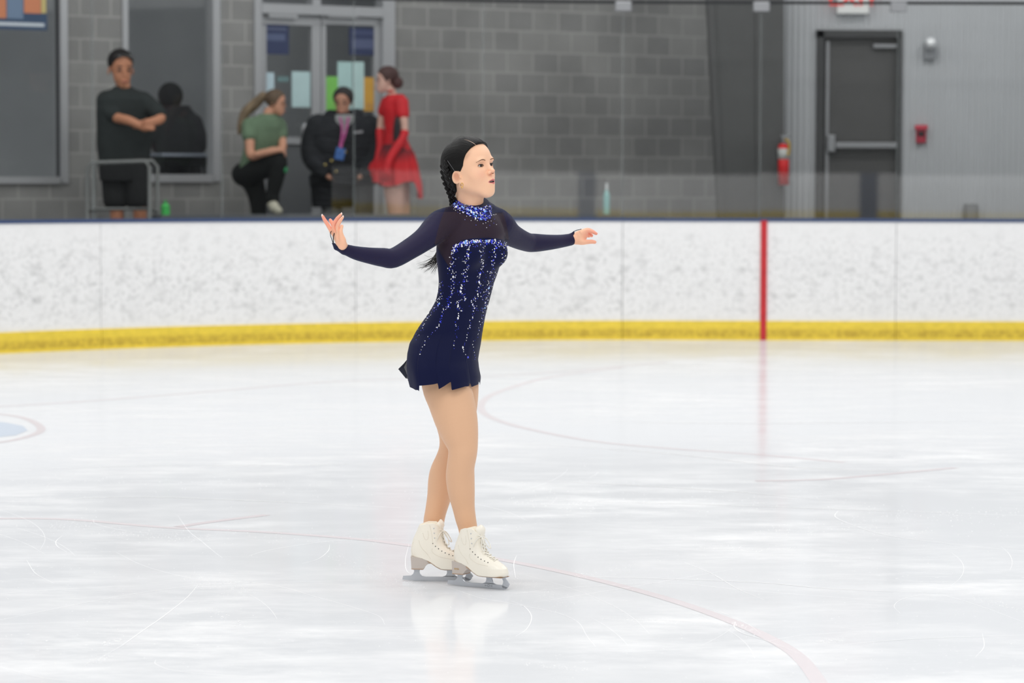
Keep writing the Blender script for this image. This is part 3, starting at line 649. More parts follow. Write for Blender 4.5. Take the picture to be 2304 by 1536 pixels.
# --- metal barrier frame in front of the man, green bottle, sanitizer bottle
by = 24.98
e = tag(empty('cart_frame', tuple(PX(275, 620, by))), 'grey tubular metal cart frame around the legs of the man with folded arms', 'cart')
e.location.z = FZ
def pt(x, y, d): return PX(x, y, d)
mb = MB()
z0 = FZ+.02
def leg_(x, d, yt): p = PX(x, yt, d); return [(p[0], p[1], z0), tuple(p)]
M['tube_grey'] = mat('worn_tube_steel', (118,121,120), .45, .3)
for (xa, xb, d) in ((196, 336, by), (212, 354, by+.26)):
    a, b = PX(xa, 366, d), PX(xb, 362, d)
    P = [(a[0], a[1], z0), (a[0], a[1], a[2]-.05), (a[0]+.04, a[1], a[2]), (b[0]-.04, b[1], b[2]), (b[0], b[1], b[2]-.05), (b[0], b[1], z0)]
    link('hoop', MB().tube(P, .017, 10).mesh(), M['tube_grey'], e)
for (xa, y) in ((196, 474), (336, 474)):
    a = PX(xa, y, by); b = PX(xa+17, y, by+.26); link('side_bar', MB().tube([a, b], .015, 8).mesh(), M['tube_grey'], e)
link('front_bar', MB().tube([PX(196,470,by), PX(336,470,by)], .014, 8).mesh(), M['tube_grey'], e)
def bottle(name, px, y0, y1, d, r, body, cap, label, cat, capc):
    A = PX(px, y1, d); B = PX(px, y0, d); H = B[2]-A[2]
    e = tag(empty(name, tuple(A)), label, cat)
    mb = MB(); mb.cyl(A, A+np.array([0,0,H*.62]), r, n=20); mb.cyl(A+np.array([0,0,H*.62]), A+np.array([0,0,H*.8]), r, r*.45, n=20); link('bottle_body', mb.mesh(), body, e)
    mb = MB(); mb.cyl(A+np.array([0,0,H*.8]), B, r*.42, n=16); link('bottle_cap', mb.mesh(), capc, e)
    return e
# a low ledge carries the two bottles
M['white_plastic'] = mat('white_plastic', (215,220,220), .4)
sh = tag(empty('ledge', (0, 26.5, FZ)), 'low grey ledge along the back of the rink boards', 'ledge')
mb = strip(s_at(383), s_at(1500), .17, .36, FZ, 1.13); link('ledge_body', mb.mesh(), M['doorpanel'], sh)
def on_ledge(px, off=.26): s = s_at(px, 300); return plan(s, off)[0]
for (name, px, ytop, r, body, lab, cat, capc) in (('drink_bottle', 401, 450, .038, mat('green_plastic', (70,190,90), .35, noise=(25,.25,(1,1,1))), 'small green drink bottle standing behind the boards near the cart frame', 'bottle', mat('green_cap', (60,150,80), .5)),
                 ('sanitizer_bottle', 1372, 412, .03, mat('pale_teal_plastic', (150,200,196), .3), 'pale teal pump bottle behind the boards in front of the block wall', 'bottle', M['white_plastic'])):
    q = on_ledge(px); top = PX(px, ytop, q[1]); H = top[2]-1.13; A = np.array([q[0], q[1], 1.13])
    e = tag(empty(name, tuple(A)), lab, cat)
    mb = MB(); mb.cyl(A, A+np.array([0,0,H*.6]), r, n=20); mb.cyl(A+np.array([0,0,H*.6]), A+np.array([0,0,H*.78]), r, r*.4, n=20); link('bottle_body', mb.mesh(), body, e)
    mb = MB(); mb.cyl(A+np.array([0,0,H*.78]), A+np.array([0,0,H]), r*.4, n=16)
    link('bottle_cap', mb.mesh(), capc, e)

# ============================================================ THE SKATER
Y0 = 10.40
SK = tag(empty('person', tuple(PX(1010, 1310, 10.40)*np.array([1,1,0]))), 'female figure skater in navy crystal-studded dress gliding with arms outstretched, white skates', 'person')
def pr(px, py, r, y): p = PX(px, py, y); return (p[0], p[1], p[2], r*y/F_PX)
def attr_mat(name, rough=.5, sss=0, spec=.4):
    m = mat(name, (200,200,200), rough, sss=sss, spec=spec); N = m.node_tree.nodes; a = N.new('ShaderNodeAttribute'); a.attribute_name = 'tint'
    m.node_tree.links.new(a.outputs['Color'], N['Principled BSDF'].inputs['Base Color']); return m
M['skin'] = attr_mat('skater_skin', .48, .12); SKIN = np.array(lin((250,200,166))[:3])
M['tights'] = mat('nude_tights', (226,180,144), .6, sheen=.15, bump=(900,.08,(1,1,1),.0004))
M['navy'] = mat('navy_stretch_fabric', (12,18,54), .6, spec=.12, sheen=.04, bump=(700,.1,(1,1,1),.0004))
M['sleeve'] = mat('navy_sleeve_mesh', (14,23,62), .6, spec=.12, sheen=.04, alpha=.87, bump=(700,.1,(1,1,1),.0004))
M['sheer'] = mat('sheer_dark_mesh', (28,23,46), .6, spec=.12, sheen=.04, alpha=.85, bump=(700,.1,(1,1,1),.0004))
# ---- trunk and limbs
TY = math.radians(50)
def dL(k, a=TY): return k*math.cos(a)     # depth of a point k metres towards her left
torso = loft([(470,1040,1098),(484,1012,1118),(495,1001,1126),(515,990,1134),(540,984,1136),(560,982,1134),(580,982,1130),(600,985,1124),(617,987,1119),(637,988,1111),(655,986,1107),(677,981,1101),(695,970,1096),
              (715,957,1091),(735,942,1088),(752,932,1084),(770,925,1080),(790,921,1076),(820,926,1072),(850,940,1068)], Y0, .68, TY, .02)
def bust(s):
    p = PX(1058, 568, Y0) + np.array([.643,-.766,0])*.072 + np.array([.766,.643,0])*(s*.056); return ell(p, (.046,.046,.05), None, .03)
yR = Y0-.10; yL = Y0+.10
armR = [pr(1004,500,33,yR+.02), pr(988,509,34,yR), pr(957,536,27,yR-.07), pr(925,558,24,yR-.13), pr(886,580,22.5,yR-.20), pr(862,579,21.5,yR-.22), pr(832,575,18.5,yR-.25), pr(801,569,15.5,yR-.27), pr(777,561,12,yR-.29)]
armL = [pr(1112,500,30,yL-.02), pr(1127,504,30,yL), pr(1149,527,26,yL+.10), pr(1184,544,21.5,yL+.22), pr(1205,546,20.5,yL+.26), pr(1236,545,17.3,yL+.31), pr(1262,542.5,14.8,yL+.36), pr(1283,539,13.5,yL+.39)]
trap = [cone(PX(1062,468,Y0+.01), PX(1010,492,yR+.02), .052, .036, .03), cone(PX(1066,470,Y0+.01), PX(1118,490,yL-.01), .048, .036, .03)]
hipR, hipL = Y0-.015, Y0+.07
legR = [pr(1004,812,58,hipR), pr(1003,862,54.5,Y0-.025), pr(1014,898,52.5,Y0-.038), pr(1025,938,49,Y0-.05), pr(1033,969,43,Y0-.06), pr(1040.5,999,35,Y0-.07), pr(1041,1020,32.5,Y0-.075), pr(1036.5,1049,31.5,Y0-.07), pr(1035.5,1074,32.5,Y0-.06),
        pr(1038,1105,30.5,Y0-.055), pr(1043,1140,25.5,Y0-.05), pr(1047.5,1165,23.5,Y0-.05), pr(1053,1190,21.5,Y0-.05), pr(1056,1225,20,Y0-.05)]
legL = [pr(1024,812,50,hipL), pr(1027,862,50,Y0+.08), pr(1027,905,48,Y0+.085), pr(1024,943,44.5,Y0+.09), pr(1024,978,36.5,Y0+.09), pr(1019,1008,31,Y0+.085), pr(1011,1034,31,Y0+.09), pr(1000,1060,32,Y0+.095),
        pr(995,1083,32,Y0+.10), pr(988.5,1116,27.5,Y0+.10), pr(980.5,1150,24.2,Y0+.09), pr(976,1175,23.5,Y0+.085), pr(974,1210,21,Y0+.08)]
arms = chain(armR, .012) + chain(armL, .012)
legs = chain(legR, .006) + chain(legL, .006)
neckw = cone(PX(1062,500,Y0+.01), PX(1059,460,Y0+.002), .048, .046, .02)
bodyV, bodyQ = field_mesh([torso, bust(1), bust(-1)] + trap + arms + [neckw] + [p for p in legs], .0052, g=-.0045, planes=[(0,0,1,PX(1060,476,Y0)[2])])
# ---- hands
def hand(P, k=.0035, h=.00115): return field_mesh(P, h)
yh = yR-.30
pm = [pr(775,560,10.5,yh+.02), pr(771,551,10.5,yh), pr(766,541,10.5,yh-.005), pr(760,529,9.0,yh-.005)]
HR = chain(pm, .01)
HR += chain([pr(770,552,10,yh-.012), pr(771,540,7.5,yh-.022), pr(768,529,5.5,yh-.026), pr(767,519,4.2,yh-.028), pr(769.3,508.5,3.5,yh-.022)], .006)     # thumb side
HR += chain([pr(763,545,8,yh), pr(752,528,5.4,yh+.004), pr(746.5,521,5.0,yh+.004)], .007)
HR += chain([pr(746.5,521,5.0,yh+.004), pr(738,506.5,4.5,yh+.002), pr(731,495.5,4.1,yh), pr(726.2,486.5,3.1,yh-.002)], .003)
HR += chain([pr(757,527,5.4,yh-.002), pr(750.5,509,4.7,yh-.006), pr(757,494,4.2,yh-.010), pr(766.3,483,3.0,yh-.012)], .0025)
HR += chain([pr(762,527,5.2,yh-.014), pr(759.5,510,4.7,yh-.021), pr(764.5,498,4.2,yh-.024), pr(770.3,489.5,3.2,yh-.024)], .0025)
HR += chain([pr(754,523,5.2,yh+.010), pr(750,508,4.5,yh+.020), pr(745.5,499,4.1,yh+.026), pr(743.2,495,3.6,yh+.027)], .0025)
hrV, hrQ = hand(HR)
yh2 = yL+.40
HL = chain([pr(1284,538,11.5,yh2-.01), pr(1297,535,13,yh2), pr(1306,532,14,yh2+.002), pr(1314,526,10,yh2+.004)], .012)
HL += chain([pr(1310,525,8,yh2-.008), pr(1321,519.2,5.0,yh2-.010), pr(1331,520.8,4.3,yh2-.012), pr(1341.5,525.5,3.2,yh2-.014)], .003)
HL += chain([pr(1311,522,7,yh2+.006), pr(1322,517,4.8,yh2+.008), pr(1332,520,4.2,yh2+.012), pr(1339.5,524,3.2,yh2+.014)], .0025)
HL += chain([pr(1311,527,8,yh2+.008), pr(1320.5,523,4.8,yh2+.020), pr(1327,527.5,4.3,yh2+.024), pr(1331,530,3.6,yh2+.024)], .0025)
HL += chain([pr(1309,529,8,yh2+.010), pr(1317,526,4.5,yh2+.032), pr(1322,530,3.9,yh2+.036), pr(1325.5,531,3.2,yh2+.034)], .0025)
HL += chain([pr(1299,541,9,yh2-.006), pr(1310,544,7.0,yh2-.016), pr(1322,544,5.2,yh2-.020), pr(1331,543.6,4.7,yh2-.021), pr(1338,544.6,3.9,yh2-.021)], .008)
hlV, hlQ = hand(HL)
# ---- head (local frame: x towards the face, y to her left, z up; origin between the ears at eye height)
yaw, pit, rol = math.radians(53.5), math.radians(7), math.radians(7)
u0 = np.array([math.sin(yaw), -math.cos(yaw), 0]); v0 = np.array([math.cos(yaw), math.sin(yaw), 0]); w0 = np.array([0,0,1.0])
u1 = math.cos(pit)*u0 + math.sin(pit)*w0; w1 = math.cos(pit)*w0 - math.sin(pit)*u0
RR = np.array([[math.cos(rol),0,-math.sin(rol)],[0,1,0],[math.sin(rol),0,math.cos(rol)]])
HRm = RR @ np.stack([u1, v0, w1], 1)                       # columns u, v, w
HO = PX(1082.5, 372, 10.315) - HRm @ np.array([.073,-.031,0])
toL = lambda p: (np.asarray(p)-HO) @ HRm
toW = lambda v: np.asarray(v) @ HRm.T + HO
rot_y = lambda a: np.array([[math.cos(a),0,math.sin(a)],[0,1,0],[-math.sin(a),0,math.cos(a)]])
rot_z = lambda a: np.array([[math.cos(a),-math.sin(a),0],[math.sin(a),math.cos(a),0],[0,0,1]])
rot_x = lambda a: np.array([[1,0,0],[0,math.cos(a),-math.sin(a)],[0,math.sin(a),math.cos(a)]])
nb0 = toL(PX(1060, 482, Y0+.005))
H = [ell((-.010,0,.032), (.092,.073,.080), k=.02), ell((.029,0,.030), (.050,.060,.056), k=.02), ell((.020,0,-.028), (.052,.060,.068), k=.03),
     ell((.044,.027,-.034), (.026,.029,.031), k=.022), ell((.044,-.029,-.034), (.028,.030,.031), k=.022),
     cone((-.002,.050,-.050), (.050,.014,-.092), .018, .018, .025), cone((-.002,-.050,-.050), (.050,-.014,-.092), .018, .018, .025),
     ell((.053,0,-.093), (.018,.019,.015), k=.018), ell((.0625,0,-.062), (.021,.027,.027), k=.018),
     cone((-.020,0,-.035), nb0, .052, .0455, .03),
     ell((.067,.026,.017), (.014,.022,.008), rot_z(-.35), k=.014), ell((.067,-.026,.017), (.014,.022,.008), rot_z(.35), k=.014)]
for s in (1, -1):
    H += [ell((.084,s*.029,.000), (.012,.017,.0095), k=.014, op='s')]
H += [cone((.074,0,.004), (.0885,0,-.0240), .0063, .0078, .012), ell((.0945,0,-.0270), (.0078,.0088,.0070), k=.007)]
for s in (1, -1):
    H += [ell((.0840,s*.0114,-.0310), (.0085,.0058,.0060), k=.004), ell((.0605,s*.0305,-.0005), (.0142,.0165,.0125), k=.004)]
H += [ell((.0835,0,-0.0560), (.0056,.0160,.0040), k=.0045), ell((.0815,0,-0.0705), (.0060,.0130,.0045), k=.0045)]
for s in (1, -1):
    H += [ell((.0735,s*.031,-.0014), (.010,.0130,.0035), rot_x(s*.10), k=.0012, op='s'), ell((.0885,s*.0062,-.0360), (.0050,.0038,.0030), k=.0015, op='s')]
H += [ell((.0840,0,-0.0636), (.0085,.0142,.0029), k=.002, op='s')]
for s in (1, -1):                          # ears
    Re = rot_z(-s*.50) @ rot_y(.22)
    H += [ell((-.014,s*.073,-.021), (.0165,.0055,.0240), Re, k=.003), ell((-.002,s*.068,-.044), (.0085,.0055,.0080), k=.004)]
    H += [ell((-.012,s*.0795,-.019), (.0112,.0058,.0165), Re, k=.002, op='s')]
    H += [ell((-.0150,s*.0745,-.017), (.0022,.0030,.0120), rot_y(.40), k=.002), ell((.0010,s*.0690,-.025), (.0035,.0040,.0060), k=.002)]
hV, hQ = field_mesh(H, .0014)
t = np.tile(SKIN, (len(hV),1)); U, Vv, W_ = hV.T
def blend(mask, rgb):
    global t
    c = np.array(lin(rgb)[:3]); m = np.clip(mask, 0, 1)[:,None]; t = t*(1-m)+c*m
sm = lambda d, e: np.clip(.5-d/e, 0, 1)
blend(.30*np.exp(-(((np.abs(Vv)-.038)/.018)**2+((W_+.034)/.018)**2))*(U > .03), (238,160,140))
blend(.35*np.exp(-((Vv/.013)**2+((W_+.034)/.010)**2))*(U > .074), (236,150,130))
blend(.25*np.exp(-(((np.abs(Vv)-.031)/.016)**2+((W_-.006)/.007)**2))*(U > .05), (196,140,120))
lip = np.sqrt((Vv/.0185)**2 + ((W_+.0635)/(.0098-.004*(np.abs(Vv)/.0185)))**2) - 1
blend(sm(lip, .18)*(U > .066), (216,124,122))
slit = np.sqrt((Vv/.0150)**2+((W_+.0636)/.0031)**2)-1
blend(sm(slit, .25)*(U > .055)*(U < .0855), (60,20,22))
for s in (1,-1):
    n_ = np.sqrt(((U-.0885)/.0052)**2+((Vv-s*.0062)/.0042)**2+((W_+.0355)/.0036)**2)-1; blend(sm(n_, .3), (66,26,22))
    lid = np.sqrt(((Vv-s*.031)/.0145)**2+((W_+.0012)/.0056)**2)-1; blend(.6*sm(lid, .30)*(U > .055), (92,58,48))
    inner = np.sqrt(((U+.012)/.0105)**2+((W_+.019)/.0165)**2)-1; blend(.30*sm(inner, .6)*(np.abs(Vv) > .064), (186,108,82))  # ear hollow: shade put into the skin colour
 
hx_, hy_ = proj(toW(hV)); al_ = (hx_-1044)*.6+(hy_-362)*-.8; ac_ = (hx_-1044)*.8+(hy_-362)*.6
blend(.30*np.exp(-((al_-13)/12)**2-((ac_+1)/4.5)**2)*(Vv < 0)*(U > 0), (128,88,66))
P = [(bodyV, bodyQ, np.tile(SKIN*.97, (len(bodyV),1))), (toW(hV), hQ, t)]
pink = np.array(lin((242,158,136))[:3])
for (V, Q, tip) in ((hrV, hrQ, PX(742,486,yh)), (hlV, hlQ, PX(1345,527,yh2))):
    d = np.clip(1.25-np.linalg.norm(V-tip, axis=1)/.055, 0, 1)[:,None]; T = SKIN*(1-.0*d)*np.array([1,.93,.93])*(1-d)+pink*d; P.append((V, Q, T))
V, Q, T = join(P)
body = link('body', to_mesh(V, Q, T), M['skin'], SK, True)
lm = field_mesh(legs, .0042, planes=[(0,0,1,PX(1000,818,Y0)[2])]); link('tights', to_mesh(*lm), M['tights'], SK, True)
# ---- eyes, brows, lashes, teeth, fingernails
hb = BVHTree.FromPolygons([tuple(v) for v in hV], [tuple(q) for q in hQ])
M['eye'] = mat('eye_white', (205,198,194), .3, coat=.2); M['iris'] = mat('dark_brown_iris', (26,16,13), .25, coat=.15); M['lash'] = mat('dark_lashes', (34,26,26), .6); M['brow'] = mat('dark_brown_brow', (122,92,74), .8)
def face_pt(v, w, off=.0004):
    r = hb.ray_cast(Vector((.13, v, w)), Vector((-1,0,0)), .1); return (np.array(r[0]) + np.array(r[1])*off) if r[0] else np.array([.07, v, w])
for s in (1,-1):
    bm = bmesh.new(); bmesh.ops.create_uvsphere(bm, u_segments=24, v_segments=24, radius=.0124)
    bmesh.ops.rotate(bm, verts=bm.verts, matrix=Matrix.Rotation(math.pi/2, 3, 'Y'))
    gz = Vector((1, .10 if s == -1 else .02, -.10)).normalized()
    for fc in bm.faces: fc.material_index = 1 if fc.calc_center_median().normalized().dot(gz) > .84 else 0; fc.smooth = True
    me = bpy.data.meshes.new('m'); bm.to_mesh(me); bm.free()
    me.transform(Matrix.Translation((.0612, s*.031, -.0008))); me.transform(Matrix.Translation(Vector(HO)) @ Matrix(HRm.tolist()).to_4x4())
    link('eye', me, [M['eye'], M['iris']], SK)
    arc = [face_pt(s*(.031+.0135*math.cos(a)), -.0004+.0040*math.sin(a)+(.0012*math.cos(a)), .0006) for a in np.linspace(.05, math.pi-.05, 12)]
    mx_ = max(p[0] for p in arc); arc = [np.array([max(p[0], .0645 + .009*math.sin(a)), p[1], p[2]]) for p, a in zip(arc, np.linspace(.05, math.pi-.05, 12))]
    link('eyelashes', MB().tube([toW(p) for p in arc], [.0006+.0010*math.sin(math.pi*i/11) for i in range(12)], 6).mesh(), M['lash'], SK, True)
    br = [face_pt(s*v, w, .0004) for v, w in ((.015,.0155),(.021,.0172),(.028,.0186),(.036,.0184),(.044,.0160),(.050,.0125))]
    br = catmull(br, 4); n = len(br)
    mb = MB(); mb.tube([toW(p) for p in br], [.0003+.0014*math.sin(math.pi*min(.93, (.2+.8*i/n))) for i in range(n)], 8)
    for v in mb.bm.verts: pass
    link('eyebrow', mb.mesh(), M['brow'], SK, True)
mb = MB(); mb.ball((.0765,0,-.0620), .011, (.5,.95,.16)); me = mb.mesh(); me.transform(Matrix.Translation(Vector(HO)) @ Matrix(HRm.tolist()).to_4x4()); link('teeth', me, M['eye'], SK, True)
M['nail'] = mat('pale_nail', (250,222,212), .25)
for (c, d_) in (((724.8,484.5),yh-.004), ((768.3,481),yh-.012), ((771.8,487.5),yh-.025)):
    mb = MB(); mb.ball(PX(c[0], c[1], d_), .0042, (.75,.6,1.2), 10); link('fingernail', mb.mesh(), M['nail'], SK, True)
# ---- earring
M['gold'] = mat('gold', (226,180,104), .22, .9)
er = toW((-.004, -.0745, -.044)); er = PX(1039.5, 414, 10.28)
mb = MB(); mb.tube([er + np.array([.004*math.cos(a), .0, .0075*math.sin(a)-.0035]) for a in np.linspace(0, 2*math.pi, 16)], .0014, 8); mb.ball(er+np.array([0,0,-.013]), .0024, (1,1,1.4), 10); link('earring', mb.mesh(), M['gold'], SK, True)
# ---- hair: combed back from a middle parting into braids
def hair_mat():
    m = mat('black_hair', (9,8,8), .5, spec=.22); nt = m.node_tree; N = nt.nodes; L = nt.links
    a = N.new('ShaderNodeAttribute'); a.attribute_name = 'tint'; mp = N.new('ShaderNodeMapping'); mp.inputs['Scale'].default_value = (14, 260, 150); mp.inputs['Rotation'].default_value = (0,-.5,0)
    n = N.new('ShaderNodeTexNoise'); n.inputs['Scale'].default_value = 1; n.inputs['Detail'].default_value = 3
    b = N.new('ShaderNodeBump'); b.inputs['Strength'].default_value = .5; b.inputs['Distance'].default_value = .003
    L.new(a.outputs['Vector'], mp.inputs[0]); L.new(mp.outputs[0], n.inputs['Vector']); L.new(n.outputs[0], b.inputs['Height']); L.new(b.outputs[0], N['Principled BSDF'].inputs['Normal']); return m
M['hair'] = hair_mat()
HH = [ell((-.012,0,.035), (.0985,.0795,.0855), k=.02), ell((.020,0,.045), (.062,.066,.060), k=.02), ell((-.046,0,-.006), (.066,.068,.080), k=.02)]
def hairline(F, X, Y, Z):
    a = np.abs(Y)
    hl = np.interp(Z, [-.095,-.060,-.040,-.022,-.004,.012,.030,.050,.066,.080,.10], [-.06,-.045,-.035,-.024,.006,.022,.030,.041,.054,.070,.085]) - .25*np.maximum(a-.045, 0)*0 + .12*np.maximum(.03-a, 0)
    g = (X-hl)*.85
    groove = .0022*np.exp(-((Y-.006)/.0022)**2)*(Z > .05)
    # ear notch
    e = np.sqrt(((X+.008)/.019)**2+((Z+.024)/.024)**2)-1; e = np.where(a > .055, -e*.018, -1.0)
    F = np.maximum(F+groove, g); return np.maximum(F, e)
V, Q = field_mesh(HH, .0019, post=hairline)
hair = link('hair', to_mesh(toW(V), Q, V), M['hair'], SK, True)
def braid(pts, wd, name, n=13):
    C = catmull(pts, 24); C = [np.array(c) for c in C]; idx = np.linspace(0, len(C)-2, n*2).astype(int); E = []
    for j, i in enumerate(idx):
        T = C[i+1]-C[i]; T /= np.linalg.norm(T); S_ = np.cross(T, [0,1,0]); S_ /= np.linalg.norm(S_); O = np.cross(S_, T); sg = 1 if j % 2 else -1
        ww = wd*(1-.35*j/(2*n)); ax = T*math.cos(.6)-sg*S_*math.sin(.6); bx = np.cross(O, ax)
        E.append(ell(C[i]+S_*sg*ww*.36, (ww*1.0, ww*.46, ww*.50), np.stack([ax, bx, O], 1), k=.003))
    V, Q = field_mesh(E, .0017)
    return link_sub(name, to_mesh(V, Q, (V-HO) @ HRm), M['hair'], hair, SK, True)
bk = lambda px, py, y: PX(px, py, y)
braid([bk(1009,345,10.40), bk(1002,364,10.395), bk(1000,386,10.39), bk(1004,408,10.39), bk(1011,428,10.395), bk(1017,446,10.40), bk(1018,462,10.41), bk(1013,476,10.44)], .0175, 'braid')
braid([bk(1015,350,10.36), bk(1007,364,10.352), bk(1004,382,10.342), bk(1007,400,10.335), bk(1016,424,10.35), bk(1021,444,10.375), bk(1021,462,10.40)], .0135, 'braid', 10)
braid([bk(1013,476,10.45), bk(1003,505,10.49), bk(995,540,10.505), bk(985,566,10.50)], .012, 'braid', 7)
mb = MB()
for i in range(46):                        # loose ends under the braid
    e = (random.uniform(944,984), random.uniform(588,628)); e = [(942,601),(950,597),(956,611),(948,600),(962,606),(970,612),(975,617),(953,598)][i%8]; e = (e[0]+random.gauss(0,3), e[1]+random.gauss(0,3))
    a = (985+random.uniform(-2,6), 564+random.uniform(-4,14)); m_ = ((a[0]*.55+e[0]*.45)+random.uniform(0,5), (a[1]*.55+e[1]*.45)+random.uniform(2,8))
    d_ = 10.50+random.uniform(-.015,.015); mb.tube(catmull([PX(a[0],a[1],d_), PX(m_[0],m_[1],d_-.01), PX(e[0],e[1],d_-.02)], 5), list(np.linspace(.0013,.0002,11)), 4)
for (P_) in ([(1048,311),(1040,306),(1028,310),(1018,317)], [(1040,314),(1030,311),(1022,317),(1014,326)], [(980,563),(972,566),(965,562)], [(982,572),(968,578),(955,574)]):
    yy = 10.36 if P_[0][1] < 400 else 10.5; mb.tube(catmull([PX(x,y,yy) for x,y in P_], 5), .00035, 4)
tag(link_sub('loose_strands', mb.mesh(), mat('black_hair_strands', (22,19,18), .4), hair, SK), 'loose hair strands', kind='stuff')
mb = MB()
hbw = BVHTree.FromPolygons([tuple(v) for v in toW(V)] if False else [tuple(v.co) for v in hair.data.vertices], [tuple(p.vertices) for p in hair.data.polygons])
M['pin'] = mat('silver_hairpin', (150,152,156), .3, .7)
for (a, b) in (((1007,361),(1024,386)), ((992,379),(1013,402))):
    pts = []
    for k in np.linspace(0, 1, 6):
        x, y = a[0]+(b[0]-a[0])*k, a[1]+(b[1]-a[1])*k; o = Vector(CAMP)-SK.location; r = hbw.ray_cast(o, Vector(PX(x,y,10)-CAMP).normalized())
        p = (np.array(r[0])+np.array(SK.location)+np.array(r[1])*.0008) if r[0] else PX(x, y, 10.31)
        pts.append(p)
    link_sub('hairpin', MB().tube(pts, .0005, 5).mesh(), M['pin'], hair, SK)

pts = []
for (x, y) in catmull([(1044,313.5),(1052,315.5),(1060,319),(1068,324),(1075,331)], 4):
    r = hbw.ray_cast(Vector(CAMP)-SK.location, Vector(PX(x,y,10)-CAMP).normalized()); pts.append((np.array(r[0])+np.array(SK.location)-np.array(r[1])*.0005) if r[0] else PX(x, y, 10.3))
link_sub('scalp_parting', MB().tube(pts, list(np.linspace(.0006,.0014,len(pts)-4))+[.0012,.0009,.0006,.0003], 6).mesh(), mat('scalp', (196,170,152), .6), hair, SK, True)

# ---- dress
collar = [cone(PX(1061,440,Y0), PX(1062,468,Y0), 36*.0016, 37.5*.0016, .006), cone(PX(1062,468,Y0), PX(1064,494,Y0), 37.5*.0016, 46*.0016, .014)]
zc = PX(1060,452,Y0)
def cuts_(F, X, Y, Z):                     # slanted collar top
    top = (Z-zc[2]) + .13*(X-zc[0]) + np.minimum(-.42*(Y-zc[1]), .026) - .004
    return np.where((np.hypot(X-zc[0], Y-zc[1]) < .084), np.maximum(F, top*.9), F)
point_R = [cone(PX(773,561,yR-.29), PX(757,556,yR-.288), .0165, .010, .008), cone(PX(757,556,yR-.288), PX(749,547,yR-.285), .010, .004, .004)]
point_L = [cone(PX(1284,533,yL+.39), PX(1291,522,yL+.385), .011, .004, .006)]
torsoD = torso
dV, dQ = field_mesh([torsoD, bust(1), bust(-1)] + trap + collar + arms + point_R + point_L, .0036, post=cuts_)
pj = lambda V: proj(V)
def gs_R(V): x, y = pj(V); return x - np.interp(y, [440,466,500,530,556,620], [1009,1003,990,982,976,960])      # <0 : right sleeve
def gs_L(V): x, y = pj(V); return np.interp(y, [440,468,500,530,552,600], [1122,1128,1139,1144,1146,1190]) - x
def g_b(V):  x, y = pj(V); return np.interp(x, [955,978,998,1011,1015,1019,1026,1041,1058,1076,1100,1116,1143], [540,548,582,602,598,560,549,540,536.5,535,534.5,536,541]) - y
def g_c(V):  x, y = pj(V); return y - np.interp(x, [1012,1021,1040,1066,1090,1105,1115], [458,467,477,489,496,489,478])
cR = snap(dV, dQ, gs_R); cL = snap(dV, dQ, gs_L); cB = snap(dV, dQ, g_b); cC = snap(dV, dQ, g_c)
fy = pj(dV[dQ].mean(1))[1]; cR &= fy < 614; cL &= ~cR & (fy < 600); cC &= ~cR & ~cL; cB &= ~cR & ~cL & ~cC; cY = ~(cR | cL | cB | cC)
dbvh = BVHTree.FromPolygons([tuple(v) for v in dV], [tuple(q) for q in dQ])
for nm, c, mt in (('sleeve', cR, 'sleeve'), ('sleeve', cL, 'sleeve'), ('collar', cC, 'navy'), ('bodice', cB, 'navy'), ('sheer_yoke', cY, 'sheer')):
    V, Q = pick(dV, dQ, c); o = link(nm, to_mesh(V, Q), M[mt], SK, True)
    if nm == 'bodice': bodice = o
    if nm == 'collar': collar_o = o
# finger loops of the cuffs
cl_m = mat('black_elastic', (16,18,30), .6)
mb = MB()
mb.tube(catmull([PX(750,548,yh-.012), PX(745,534,yh-.012), PX(743.5,524,yh-.008), PX(748,517,yh-.0)], 6), .0013, 6)
mb.tube(catmull([PX(750,546,yh-.012), PX(750,534,yh-.016), PX(752,524,yh-.016)], 6), .0016, 6)
link('cuff_loop', mb.mesh(), cl_m, SK, True); mb = MB()
mb.tube(catmull([PX(1290,521,yh2-.014), PX(1299,517.5,yh2-.014), PX(1308,515.5,yh2-.010)], 6), .0015, 6)
link('cuff_loop', mb.mesh(), cl_m, SK, True)
# ---- skirt
srow = [(742,938,1087.5),(770,924,1081.5),(792,919,1077.5),(810,917.5,1075),(830,918,1077.5),(850,920,1082),(873,923,1080)]
zs = np.array([PX(1000,r[0],Y0)[2] for r in srow]); cxs = np.array([(PX(r[1],r[0],Y0)[0]+PX(r[2],r[0],Y0)[0])/2 for r in srow]); hxs = np.array([(r[2]-r[1])/2*Y0/F_PX for r in srow])
sa = TY; SF = np.array([math.cos(sa), -math.sin(sa)]); SL = np.array([math.sin(sa), math.cos(sa)]); rat = .68; nn = math.sqrt(SL[0]**2+(rat*SF[0])**2)
hemx = [915,921,923,930,937,945,947.5,949,960,975,985.5,987,1001,1016,1017.5,1030,1044,1052,1055,1058,1062,1070,1079,1080,1083.5,1086]
hemy = [850,853,866,868,870.5,870,873,860,859,857.5,855.5,869,862,852,871,867.5,864,864.5,857,857,867.5,865,863,848,838,832]
NT, NR = 420, 26; Vs = []; 
